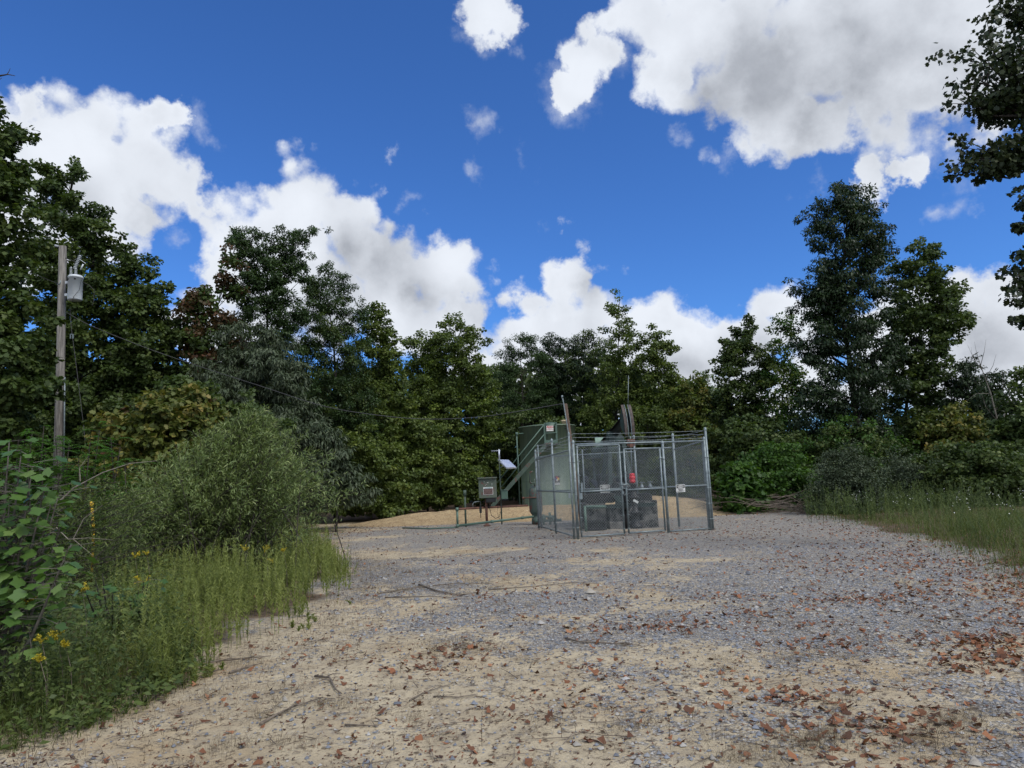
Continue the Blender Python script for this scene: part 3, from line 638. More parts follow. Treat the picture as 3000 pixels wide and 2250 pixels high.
b = MB(); b.box(J(-.02, 0, 2.62), (.10, .24, .09), (ax, sx, V3(0, 0, 1))); b.box(J(-.02, 0, 2.5), (.08, .12, .16), (ax, sx, V3(0, 0, 1))); b.tube([J(-.02, -.1, 2.66), J(-.02, -.1, 2.45)], .022, 8); b.tube([J(-.02, .1, 2.66), J(-.02, .1, 2.45)], .022, 8); b.build('carrier_bar', MT['rust'], pj, bevel=.008)
b = MB(); b.box(piv + V3(0, 0, -.10), (.26, .46, .12), (ax, sx, V3(0, 0, 1))); b.box(piv + V3(0, 0, -.03) - sx * .17, (.18, .16, .22), (ax, sx, V3(0, 0, 1))); b.box(piv + V3(0, 0, -.0) + sx * .15, (.14, .10, .20), (ax, sx, V3(0, 0, 1))); b.tube([piv - sx * .22, piv + sx * .22], .05, 12); b.build('saddle_bearing', MT['pjgreen'], pj, bevel=.01)
zt = 2.80; zb = .80
b = MB(); b.box(J2(.98, 0, zt - .07), (.30, .52, .16), (ax, sx, V3(0, 0, 1))); b.build('post_cap', MT['pjgreen'], pj, bevel=.008)
for (a0_, s0, a1_, s1) in ((.9, -.22, .72, -.36), (.9, .22, .72, .46), (1.08, -.2, 1.75, -.40), (1.08, .2, 1.75, .44)):
    b = MB(); b.beam(J2(a0_, s0, zt - .1), J2(a1_, s1, zb), .13, .10, ax); b.build('samson_post_leg', MT['pjgreen'], pj)
b = MB(); b.beam(J2(.76, -.33, 1.55), J2(.76, .38, 1.55), .07, .05); b.build('cross_brace', MT['pjgreen'], pj); b = MB(); b.beam(J2(.74, -.34, 1.25), J2(.74, .42, 1.25), .05, .05); b.build('cross_brace', MT['pjgreen'], pj)
tail = Bm(-1.15, 0, -.10)
b = MB(); b.box(tail + V3(0, 0, -.05), (.16, .95, .18), (ax, sx, V3(0, 0, 1))); b.build('equalizer_beam', MT['pjgreen'], pj, bevel=.01)
b = MB(); b.box(Bm(-1.28, -.08, .14), (.04, .38, .36), (nrm(Bm(1) - Bm(0)), sx, nrm(Bm(0, 0, 1) - Bm(0)))); b.build('tail_plate', worn('pale_green_paint', (.19, .29, .23), (.15, .23, .18), .55, scale=4), pj)
for s_ in (-.44, .44):
    b = MB(); b.beam(tail + sx * s_ + V3(0, 0, -.1), J2(2.05, s_, 1.45), .07, .05, ax); b.build('pitman_arm', MT['pjgreen'], pj)
    b = MB(); b.beam(J2(2.3, s_, 1.45), J2(1.5, s_, 1.18), .20, .06, (0, 0, 1)); b.build('crank', MT['dark'], pj, bevel=.01)
    b = MB(); pts = [J2(1.35 + .30 * math.cos(a), s_ - .07, 1.12 + .30 * math.sin(a)) for a in np.linspace(0, 2 * math.pi, 20)[:-1]]; b.prism(pts, sx * .16); b.build('counterweight', MT['dark'], pj, bevel=.015)
b = MB(); b.box(J2(2.35, 0, 1.30), (.62, .56, .72), (ax, sx, V3(0, 0, 1))); b.tube([J2(2.35, -.5, 1.45), J2(2.35, .5, 1.45)], .07, 14); b.build('gearbox', MT['dark'], pj, bevel=.04)
b = MB(); b.tube2(J2(2.75, -.62, 1.25), [(0, 0), (.36, 0), (.36, .10), (0, .10)], 28, sx); b.build('belt_sheave', MT['dark'], pj)
b = MB(); b.box(J2(2.3, .52, 1.65), (.5, .03, .45), (ax, sx, V3(0, 0, 1))); b.build('belt_guard', MT['pjgreen'], pj); b = MB(); b.box(J2(2.0, -.46, 2.26), (.5, .4, .16), (ax, sx, V3(0, 0, 1))); b.build('belt_guard', MT['pjgreen'], pj, bevel=.02)
for s_ in (-.42, .50):
    b = MB(); b.ibeam(J(.30, s_, .88), J(3.4, s_, .88), .14, .16, .014); b.build('skid_rail', MT['pjgreen'], pj)
for a in (.35, .8, 1.9, 2.9, 3.35): MB().beam(J(a, -.42, .85), J(a, .50, .85), .12, .10).build('skid_crossbar', MT['pjgreen'], pj)
# dark round-ended guards on the near side and the green cross beam
def stadium(b, c0_, c1_, r, off):
    u_ = nrm(c1_ - c0_); w_ = V3(0, 0, 1); pts = [c1_ + r * (math.cos(a) * u_ + math.sin(a) * w_) for a in np.linspace(-math.pi / 2, math.pi / 2, 9)] + [c0_ + r * (-math.cos(a) * u_ - math.sin(a) * w_) for a in np.linspace(-math.pi / 2, math.pi / 2, 9)]
    b.prism(pts, off)
for (pa, pc, nm) in ((1722, 1792, 0), (1838, 1898, 1)):
    a_, c_ = P(pa, 1461, 21.75), P(pc, 1461 - (pc - pa) * .03, 21.85); b = MB(); stadium(b, a_, c_, .145, V3(.05, .28, 0)); b.build('crank_guard', MT['dark'], pj, bevel=.012)
b = MB(); b.ibeam(P(1711, 1487, 21.62), P(1920, 1477, 21.72), .12, .11, .014); b.beam(P(1800, 1452, 21.7), P(1826, 1482, 21.7), .12, .10); b.build('front_beam', MT['pjgreen'], pj)
b = MB(); b.box(P(1822, 1470, 21.9), (.40, .2, .36)); b.build('brake_housing', MT['pjgreen'], pj, bevel=.01)
b = MB(); b.box(J(1.25, -.12, 1.15), (.5, .34, .46), (ax, sx, V3(0, 0, 1))); b.tube([J(1.25, -.5, 1.2), J(1.25, .32, 1.2)], .12, 14); b.build('motor', MT['dark'], pj, bevel=.03)
b = MB(); b.tube2(J(1.6, .34, 1.25), [(0, 0), (.46, 0), (.46, .07), (.40, .07), (.40, .03), (.1, .03), (.1, .09), (0, .09)], 30, sx); b.build('flywheel', MT['dark'], pj)
# concrete piers
cb = thing('concrete_base', (3.3, 22.1, 0), 'oil stained concrete piers under the pump jack', 'concrete base')
for (x0, x1, yb, zt_, nm) in ((1716, 1776, 1538, .80, 0), (1786, 1834, 1530, .68, 0), (1840, 1864, 1535, .68, 0), (1878, 1928, 1535, .80, 0)):
    l0, l1 = P(x0, 1500, 21.75), P(x1, 1500, 21.85); b = MB(); xd = nrm((l1 - l0) * V3(1, 1, 0)); yd = V3(-xd[1], xd[0], 0); w_ = np.linalg.norm((l1 - l0)[:2])
    b.box((l0 + l1) / 2 * V3(1, 1, 0) + yd * .35 + V3(0, 0, zt_ / 2), (w_, .7, zt_), (xd, yd, V3(0, 0, 1))); b.build('pier', MT['concrete'], cb, bevel=.03)
l0, l1 = P(1786, 1550, 21.6), P(1930, 1550, 21.75); b = MB(); xd = nrm((l1 - l0) * V3(1, 1, 0)); yd = V3(-xd[1], xd[0], 0)
b.box((l0 + l1) / 2 * V3(1, 1, 0) + yd * .75 + V3(0, 0, .10), (np.linalg.norm((l1 - l0)[:2]), 1.6, .24), (xd, yd, V3(0, 0, 1))); b.build('footing', MT['concrete'], cb, bevel=.03)
# dark skid box low in front, left
sk = thing('drip_tray', G(1750, 1562), 'black oily tray frame on the ground at the left foot of the pump jack', 'tray')
a_, c_ = P(1722, 1548, 21.2), P(1778, 1552, 21.2); a_[2] = c_[2] = 0; xd = nrm(c_ - a_); yd = V3(-xd[1], xd[0], 0); wl = np.linalg.norm(c_ - a_)
b = MB(); mid = (a_ + c_) / 2
for (dz, th) in ((.05, .05), (.28, .04)):
    b.box(mid + V3(0, 0, dz), (wl, .04, th), (xd, yd, V3(0, 0, 1))); b.box(mid + yd * .5 + V3(0, 0, dz), (wl, .04, th), (xd, yd, V3(0, 0, 1)))
b.box(mid + yd * .25 + V3(0, 0, .14), (wl * .94, .42, .22), (xd, yd, V3(0, 0, 1))); b.build('tray', MT['dark'], sk, bevel=.01)
b = MB(); b.tube([V3(*P(1714, 1500, 21.15)[:2], -.05), V3(*P(1714, 1500, 21.15)[:2], .74)], .04, 10); b.tube([V3(*P(1714, 1500, 21.15)[:2], .72), P(1775, 1484, 21.3)], .035, 10); b.build('stand_pipe', MT['green'], sk)
# wellhead
wh = thing('wellhead', WX, 'black oily wellhead with a bright red stuffing box in the fenced enclosure', 'wellhead')
zr0, zr1 = hz(WX, 1416), hz(WX, 1386)
b = MB(); b.lathe(WX, [(0, 0), (.20, 0), (.20, .10), (.12, .12), (.12, .42), (.17, .44), (.17, .50), (.10, .52), (.10, .86), (.15, .88), (.15, .95), (.09, .97), (.09, zr0 - .06), (.12, zr0 - .04), (.06, zr0), (0, zr0)], 20)
b.tube([WX + V3(-.42, 0, 1.17), WX + V3(.52, .0, 1.2)], .035, 10); b.tube([WX + V3(-.02, 0, .7), WX + V3(-.28, -.05, .35), WX + V3(-.3, -.05, 0)], .05, 10)
b.build('casing', MT['dark'], wh)
b = MB(); hR = zr1 - zr0
b.lathe(WX + V3(-.02, 0, zr0), [(0, 0), (.05, 0), (.09, hR * .12), (.09, hR * .3), (.065, hR * .38), (.095, hR * .48), (.095, hR * .66), (.065, hR * .72), (.085, hR * .8), (.08, hR * .95), (0, hR)], 20); b.build('stuffing_box', MT['red'], wh)
b = MB(); b.tube([WX + V3(-.02, 0, zr1 - .05), J(-.02, 0, 2.75)], .014, 8); b.build('polished_rod', MT['galv'], wh)
for dx in (-.36, .25, .5):
    b = MB(); b.lathe(WX + V3(dx, 0, 1.2), [(0, -.05), (.06, -.05), (.06, .05), (.03, .07), (.03, .12), (0, .12)], 12); b.lathe(WX + V3(dx, 0, 1.34), [(.075, 0), (.09, .01), (.075, .02), (.06, .01), (.075, 0)], 14); b.build('valve', MT['galv'], wh)
fl = tag(MB().tube([WX + V3(.05, -.1, 1.17), P(1950, 1431, 20.3) + V3(0, .1, 0)], .02, 8).tube([P(1836, 1431, 20.9), P(1700, 1433, 20.7)], .016, 8).build('flow_line', MT['galv'], None, base=WX), 'thin grey pipes running level behind both gate leaves at mid height', 'pipe')
pr_ = MB().box(WX + V3(.02, -.12, .80), (.16, .004, .07), (nrm(V3(1, 0, -.6)), V3(0, 1, 0), nrm(V3(.6, 0, 1)))).build('paper_tag', MT['signw'], None, base=WX + V3(.02, -.12, .8)); tag(pr_, 'small white tag hanging on the black wellhead below the red part', 'tag')
# thin antenna / rod mast above the horse head
q0 = P(1843, 1190, 21.9); 
rdm = MB().tube([arcpt(1.46, R(33), .09), P(1841, 1100, 22)], .010, 6).build('cable_rod', MT['galv'], pj)

# ------------------------------------------------------------------ storage tank
TC = V3(1.83, 39.4, 0); TR = 1.55; TH = hz(TC - V3(0, TR, 0), 1243.5)
tk = thing('storage_tank', TC, 'large round green steel oil storage tank behind the dirt berm', 'tank')
b = MB(); b.lathe(TC, [(TR, -.1), (TR, .05), (TR + .03, .05), (TR + .03, .09), (TR, .09), (TR, TH - .05), (TR + .04, TH - .05), (TR + .04, TH), (TR - .02, TH + .01), (TR * .5, TH + .09), (0, TH + .13)], 64)
for z in (1.45, 2.9): b.lathe(TC, [(TR, z), (TR + .006, z + .01), (TR, z + .02)], 64)
b.build('shell', MT['tank'], tk)
b = MB(); q = P(1652, 1238, 38.4); b.lathe(V3(q[0], q[1], TH + .0), [(0, 0), (.13, 0), (.13, .16), (.16, .16), (.16, .24), (0, .25)], 16); b.build('vent_cap', MT['beige'], tk)
b = MB(); q = P(1612, 1243, 37.9); b.lathe(V3(q[0], q[1], TH - .12), [(.30, 0), (.30, .16), (.20, .22), (0, .23)], 20); b.build('thief_hatch', MT['green'], tk)
def tsurf(px, py, off=.0):
    d = ray(px, py); a = d[0] ** 2 + d[1] ** 2; o = CAM - TC; bb = 2 * (o[0] * d[0] + o[1] * d[1]); c = o[0] ** 2 + o[1] ** 2 - (TR + off) ** 2; t_ = (-bb - math.sqrt(bb * bb - 4 * a * c)) / (2 * a); return CAM + d * t_
for px, py in ((1657, 1256), (1662, 1281), (1661, 1320), (1667, 1287)):
    q = tsurf(px, py, .0); n_ = nrm((q - TC) * V3(1, 1, 0)); MB().box(q, (.09, .03, .05), (V3(-n_[1], n_[0], 0), n_, V3(0, 0, 1))).build('bracket', MT['dark'], tk)
q = tsurf(1632, 1404, .012); n_ = nrm((q - TC) * V3(1, 1, 0)); xd = V3(-n_[1], n_[0], 0); pl = thing('hazard_placard', q, 'dark placard with small blue, red, yellow and white diamonds stuck on the green tank', 'sign')
b = MB(); b.box(q, (.29, .006, .36), (xd, n_, V3(0, 0, 1))); b.build('plate', worn('placard_brown', (.075, .06, .058), None, .5), pl)
for (dx, dz, k_) in ((-.065, 0, 'signb'), (0, .065, 'signr'), (.065, 0, 'signy'), (0, -.065, 'signw')):
    c_ = q + xd * dx * 1.1 + V3(0, 0, dz * 1.1 + .02) + n_ * .006; s_ = .072; b = MB(); b.prism([c_ + xd * s_, c_ + V3(0, 0, s_), c_ - xd * s_, c_ - V3(0, 0, s_)], n_ * .002); b.build('diamond', MT[k_], pl)
for (dx, dz, t_) in ((-.065, 0, '1'), (0, .065, '4'), (.065, 0, '0'), (0, -.065, 'H')):
    text(t_, .07, MT['signk'] if dx > 0 or dz < 0 else MT['signw'], pl, q + xd * dx * 1.1 + V3(0, 0, dz * 1.1 + .02) + n_ * .012, xd, V3(0, 0, 1), 'numeral')
b = MB(); b.box(q + V3(0, 0, -.235) + n_ * .004, (.29, .006, .10), (xd, n_, V3(0, 0, 1))); b.build('label_strip', MT['signw'], pl)
text('CRUDE OIL', .05, MT['signk'], pl, q + V3(0, 0, -.235) + n_ * .009, xd, V3(0, 0, 1))
q = tsurf(1668, 1450, .01); n_ = nrm((q - TC) * V3(1, 1, 0)); o = MB().box(q, (.13, .005, .34), (V3(-n_[1], n_[0], 0), n_, V3(0, 0, 1))).build('paper_notice', worn('faded_paper', (.30, .35, .38), None, .7), None, base=q); tag(o, 'faded pale strip of paper stuck low on the green tank behind the fence corner', 'notice')

# stairway
YS = 36.9
st_ = thing('tank_stairway', V3(*P(1450, 1488, YS)[:2], 0), 'green steel stairway climbing to a small platform on the storage tank', 'stairway')
top, bot = P(1599, 1304, YS), P(1441, 1484, YS)
def far_(p, d=.62): return p + V3(0, d, 0)
for dy in (0, .62):
    b = MB(); b.beam(far_(bot, dy), far_(top, dy), .05, .20, (0, 0, 1)); b.build('stringer', MT['rustgreen'] if dy == 0 else MT['green'], st_)
for i in range(15):
    t_ = (i + .6) / 15.5; q = bot + (top - bot) * t_ + V3(0, .31, .02); MB().box(q, (.22, .58, .03)).build('tread', MT['green'], st_)
for dy in (0, .62):
    for (p0, p1) in (((1456, 1415), (1596, 1241)), ((1468, 1428), (1596, 1270))):
        b = MB(); b.tube([P(*p0, YS) + V3(0, dy, 0), P(*p1, YS) + V3(0, dy, 0)], .024, 8); b.build('handrail', MT['green'], st_)
    for t_ in (.08, .5):
        q = bot + (top - bot) * t_ + V3(0, dy, 0); b = MB(); b.tube([q, q + V3(0, 0, 1.05)], .022, 8); b.build('baluster', MT['green'], st_)
x0 = P(1598, 1300, YS)[0]; x1 = P(1633, 1300, YS)[0]; zf = P(1615, 1297, YS)[2]; zh = P(1615, 1239, YS)[2]
b = MB(); b.box(V3((x0 + x1) / 2, YS + .45, zf - .05), (x1 - x0 + .06, .95, .10)); b.build('platform', MT['rustgreen'], st_, bevel=.01)
b = MB()
for (x_, y_) in ((x0, YS), (x1, YS), (x0, YS + .85), (x1, YS + .85)): b.beam(V3(x_, y_, zf), V3(x_, y_, zh), .05, .05)
for z in (zh, (zh + zf) / 2):
    b.beam(V3(x0 - .02, YS - .003, z), V3(x1 + .02, YS - .003, z), .05, .04); b.beam(V3(x1 - .003, YS, z), V3(x1 - .003, YS + .9, z), .05, .04)
b.beam(V3(x0, YS - .006, zf + .08), V3(x1, YS - .006, zf + .08), .02, .14, (0, 0, 1)); b.build('platform_rail', MT['green'], st_)
q = P(1611, 1255, YS - .06); sg = thing('danger_sign', q, 'small white sign with red lettering wired to the stair platform rail', 'sign')
b = MB(); b.box(q, (.36, .006, .28)); b.build('plate', MT['signw'], sg)
b = MB(); b.box(q + V3(0, -.005, .075), (.33, .004, .10)); b.build('red_band', MT['signr'], sg)
text('DANGER', .085, MT['signw'], sg, q + V3(0, -.009, .075), V3(1, 0, 0), V3(0, 0, 1), bold=.002)
text('KEEP OUT\nHIGH PRESSURE', .052, MT['signr'], sg, q + V3(0, -.006, -.04), V3(1, 0, 0), V3(0, 0, 1))

# tall vent pipe on the left of the tank
q = G(1524, 1488); q = V3(q[0], q[1] * 1.0, 0); q = P(1523, 1480, 38.2); q[2] = 0
vp = thing('vent_pipe', q, 'tall thin green pipe standing just left of the big tank', 'pipe')
b = MB(); zt_ = hz(q, 1270); b.tube([q, V3(*q[:2], zt_), V3(q[0] + .35, q[1] + .3, zt_)], .042, 10); b.lathe(V3(*q[:2], zt_), [(0, -.12), (.07, -.12), (.07, .06), (0, .07)], 10); b.build('pipe', MT['green'], vp)

# separator vessel
sv0 = V3(.66, 25.6, 0); zs = lambda py: hz(sv0 - V3(0, .2, 0), py)
sv = thing('separator_vessel', sv0, 'squat rust streaked green pressure vessel beside the left fence corner', 'vessel')
b = MB(); r1 = .235; z1, z2, z3 = zs(1440), zs(1500), zs(1421)
b.lathe(sv0, [(0, 0), (.17, 0), (.17, .20), (.15, .22), (.13, z2 * .62), (.15, z2 - .10), (r1 * .82, z2 - .05), (r1, z2 + .02), (r1, z1), (r1 * .96, z1 + .06), (r1 * .75, z1 + .15), (r1 * .35, z3), (0, z3 + .015)], 32); b.build('shell', worn('vessel_paint', (.062, .092, .075), (.05, .075, .062), .55, scale=2.5, rust=(.105, .045, .038), rust_amt=.50), sv)
zc = zs(1458); b = MB(); b.tube([sv0 + V3(-.42, -.1, zc), sv0 + V3(-.2, -.24, zc + .01), sv0 + V3(.15, -.25, zc)], .022, 8); b.tube2(sv0 + V3(-.42, -.1, zc), [(0, -.06), (.045, -.05), (.045, .02), (0, .03)], 8, V3(1, 0, 0)); b.tube([sv0 + V3(-.40, -.1, zc), sv0 + V3(-.42, -.1, zc - .2)], .012, 6); b.build('side_pipe', MT['rust'], sv)
b = MB(); qa = [P(1562, 1381, 25.4), P(1553, 1383, 25.4), P(1553, 1412, 25.4), P(1556, 1415, 25.4), P(1566, 1413, 25.4), P(1567, 1425, 25.4)]; b.tube(qa, .030, 10); b.tube([P(1566, 1425, 25.4), P(1565, 1402, 25.4)], .022, 8); b.build('top_pipe', MT['rustgreen'], sv)
# small valve cluster right of the vessel, behind fence
vc = thing('valve_manifold', G(1612, 1537), 'small green valve cluster on the ground between vessel and fence post', 'valves')
q = G(1612, 1537); b = MB()
for dx, hgt_ in ((-.22, .36), (0, .42), (.16, .30)):
    b.tube([q + V3(dx, 0, 0), q + V3(dx, 0, hgt_)], .045, 10); b.lathe(q + V3(dx, 0, hgt_ * .6), [(0, -.06), (.09, -.05), (.09, .05), (0, .06)], 12)
b.tube([q + V3(-.5, 0, .14), q + V3(.4, 0, .14)], .05, 10); b.tube([q + V3(-.3, 0, .28), q + V3(.2, 0, .28)], .035, 10); b.build('valve', MT['green'], vc)

# pipe loop left
pl_ = thing('pipe_loop', G(1339, 1550), 'low green pipe loop running level in front of the dirt berm to the vessel', 'pipework')
pc = V3(*G(1341, 1549)[:2], 0); pu = P(1334, 1490, 24.9)
zl = .10; zu = hz(pc, 1492)
e_lo = sv0 + V3(-.1, -.2, .28); e_hi = P(1545, 1481, 27.5)
b = MB(); b.tube([V3(*pc[:2], zl), V3(*pc[:2], zu)], .040, 10)
b.lathe(V3(*pc[:2], zl), [(0, -.06), (.055, -.06), (.055, .06), (0, .06)], 10); b.lathe(V3(*pc[:2], zu), [(0, -.06), (.055, -.06), (.055, .06), (0, .06)], 10); b.build('riser', MT['green'], pl_)
b = MB(); b.tube([V3(*pc[:2], zl), e_lo], .040, 10)
for t_ in (.0, .45, .58, .85): b.lathe(V3(*pc[:2], zl) * (1 - t_) + e_lo * t_, [(0, -.05), (.052, -.05), (.052, .05), (0, .05)], 10, tuple(e_lo - V3(*pc[:2], zl)))
b.build('lower_pipe', MT['green'], pl_)
b = MB(); b.tube([V3(*pc[:2], zu), P(1365, 1490, 25.1), e_hi], .038, 10); b.build('upper_pipe', MT['rust'], pl_)
q = V3(*G(1365, 1543)[:2], 0); b = MB(); b.tube([V3(*q[:2], 0), V3(*q[:2], hz(q, 1440))], .036, 10); b.lathe(V3(*q[:2], hz(q, 1443)), [(0, -.12), (.06, -.12), (.06, .08), (0, .09)], 10); b.build('riser', MT['rustgreen'], pl_)
b = MB(); b.tube([G(1180, 1549) + V3(0, 0, .03), G(1260, 1551) + V3(0, 0, .03), G(1341, 1549) + V3(0, 0, .05)], .025, 8); b.build('ground_pipe', MT['green'], pl_)
b = MB(); b.tube([P(1386, 1490, 25.4), P(1385, 1476, 25.4), P(1390, 1471, 25.4), P(1404, 1469, 25.5)], .014, 8); b.build('small_pipe', MT['galv'], pl_)
b = MB(); q = P(1408, 1494, 25.2); b.box(q, (.08, .08, .22)); b.tube([q, q + V3(0, 0, -.28)], .012, 6); b.tube([q, q + V3(0, 0, .3)], .02, 6); b.build('valve', MT['dark'], pl_, bevel=.01)

# control cabinet
cbx = V3(*G(1427, 1541)[:2], 0); YB = cbx[1]
cc_ = thing('control_cabinet', cbx, 'weathered green control cabinet with a maroon notice, standing on a rusty post', 'cabinet')
A_, B_ = P(1404, 1455, YB - .18), P(1456, 1453, YB - .18); zt_ = P(1403, 1403, YB - .18)[2]; zb_ = (A_[2] + B_[2]) / 2 - .06; wb = B_[0] - A_[0]; xc = (A_[0] + B_[0]) / 2 - .01
b = MB(); b.box(V3(xc, YB + .02, (zt_ + zb_) / 2), (wb, .40, zt_ - zb_)); b.build('box', MT['boxpaint'], cc_, bevel=.012)
b = MB(); b.box(V3(xc, YB - .01, zt_ + .02), (wb + .05, .50, .05)); b.build('lid', MT['boxpaint'], cc_, bevel=.01)
b = MB(); b.tube([V3(cbx[0], YB, 0), V3(cbx[0], YB, zb_)], .045, 12); b.lathe(V3(cbx[0], YB, 0), [(0, 0), (.13, 0), (.13, .03), (.06, .05), (.06, .10), (0, .10)], 12); b.build('post', MT['rust'], cc_)
for (dx, dz) in ((0, .78), (.03, .78), (-.03, .70), (-.07, .66), (.16, .72), (.16, .66), (-.11, .85)): MB().lathe(V3(xc + dx, YB - .185, zb_ + (zt_ - zb_) * dz), [(0, 0), (.012, .004), (.010, .01), (0, .012)], 8, (0, -1, 0)).build('bolt', MT['signw'], cc_)
b = MB(); b.box(V3(xc + .10, YB - .05, zb_ - .08), (.34, .22, .16)); b.build('junction', MT['dark'], cc_, bevel=.01)
nc = V3(xc + .02, YB - .185, zb_ + (zt_ - zb_) * .36); nw = .345; nh = .27
ns = thing('warning_notice', nc, 'maroon notice with white border and pale header on the control cabinet', 'notice')
b = MB(); b.box(nc, (nw, .006, nh)); b.build('border', MT['signw'], ns)
b = MB(); b.box(nc + V3(0, -.005, -.02), (nw - .024, .004, nh - .064)); b.build('panel', MT['signm'], ns)
text('! WARNING', .052, MT['signt'], ns, nc + V3(.0, -.006, nh / 2 - .033), V3(1, 0, 0), V3(0, 0, 1), bold=.0015)
text('POISONOUS GAS\nMAY BE PRESENT\nNO SMOKING\nNO OPEN FLAME\nAUTHORIZED ONLY', .034, worn('sign_tan', (.30, .22, .18), None, .6), ns, nc + V3(0, -.009, -.025), V3(1, 0, 0), V3(0, 0, 1))
# mast with antenna and solar panel
mb = V3(*G(1470, 1527)[:2], 0); mb = V3(P(1470, 1525, 26.4)[0], 26.4, 0)
ms = thing('instrument_mast', mb, 'thin pole carrying an antenna and a tilted pale solar panel beside the cabinet', 'mast')
zt_ = hz(mb, 1318); b = MB(); b.tube([mb - V3(0, 0, .1), V3(*mb[:2], zt_)], .026, 10); b.build('pole', MT['rustgreen'], ms)
b = MB(); b.tube([V3(*mb[:2], zt_ - .38), V3(*mb[:2], zt_ + .02)], .03, 10); b.build('pole_sleeve', MT['alu'], ms)
q = V3(*mb[:2], zt_ - .03); b = MB(); b.tube([q + V3(-.28, 0, 0), q + V3(.05, 0, 0)], .009, 6)
for dx in (-.26, -.18, -.09, -.01, .04): b.tube([q + V3(dx, -.10, 0), q + V3(dx, .10, 0)], .005, 5); b.tube([q + V3(dx, 0, -.03), q + V3(dx, 0, .03)], .006, 5)
b.build('antenna', MT['alu'], ms)
TL, TRt, BR_, BL = P(1459, 1346, 26.55), P(1490, 1347, 26.9), P(1513, 1369, 26.2), P(1484, 1370, 25.85)
n_ = nrm(np.cross(TRt - TL, BL - TL)); n_ = n_ if n_[2] > 0 else -n_
b = MB(); b.prism([TL, TRt, BR_, BL], -n_ * .045); b.build('panel_frame', MT['alu'], ms)
ce = (TL + TRt + BR_ + BL) / 4; b = MB(); b.prism([ce + (p - ce) * .93 + n_ * .003 for p in (TL, TRt, BR_, BL)], n_ * .003); b.build('solar_cells', MT['solar'], ms)
b = MB(); b.tube([V3(*mb[:2], ce[2] + .12), ce - n_ * .05], .02, 6); b.tube([V3(*mb[:2], ce[2] - .15), ce - n_ * .05], .014, 6); b.build('panel_arm', MT['galv'], ms)
A_ = P(1478, 1449, 26.3); b = MB(); b.box(A_, (.24, .16, .32)); b.box(A_ + V3(0, -.01, .165), (.26, .19, .02)); b.build('meter_box', MT['green'], ms, bevel=.01)
b = MB(); b.tube([P(1432, 1465, 25.9), P(1434, 1488, 25.9), P(1440, 1510, 25.9), P(1452, 1519, 25.9), P(1463, 1514, 26.1), P(1468, 1495, 26.3), P(1468, 1440, 26.35)], .011, 6); b.tube([P(1458, 1462, 25.9), P(1460, 1480, 25.9), P(1456, 1500, 25.9), P(1466, 1528, 26.2)], .006, 5); b.build('hanging_cable', MT['cable'], ms)

# white pipe end, yellow marker
q = G(1000, 1546); o = MB().tube([P(992, 1544, 30.5), P(1018, 1541, 31.0)], .055, 12).build('drain_pipe', MT['signw'], None, base=P(992, 1544, 30.5)); tag(o, 'short white plastic pipe end lying at the left foot of the dirt berm', 'pipe')
q0, q1 = P(274, 1545, 11.5), P(269, 1476, 11.5); o = MB().tube([V3(q0[0], q0[1], 0), q0, q1], .022, 8).tube2(q1, [(0, -.05), (.03, -.05), (.03, .03), (0, .04)], 8, V3(0, 0, 1)).build('marker_post', MT['ymark'], None, base=V3(q0[0], q0[1], 0)); tag(o, 'thin yellow plastic marker post poking out of the left shrubs', 'marker post')
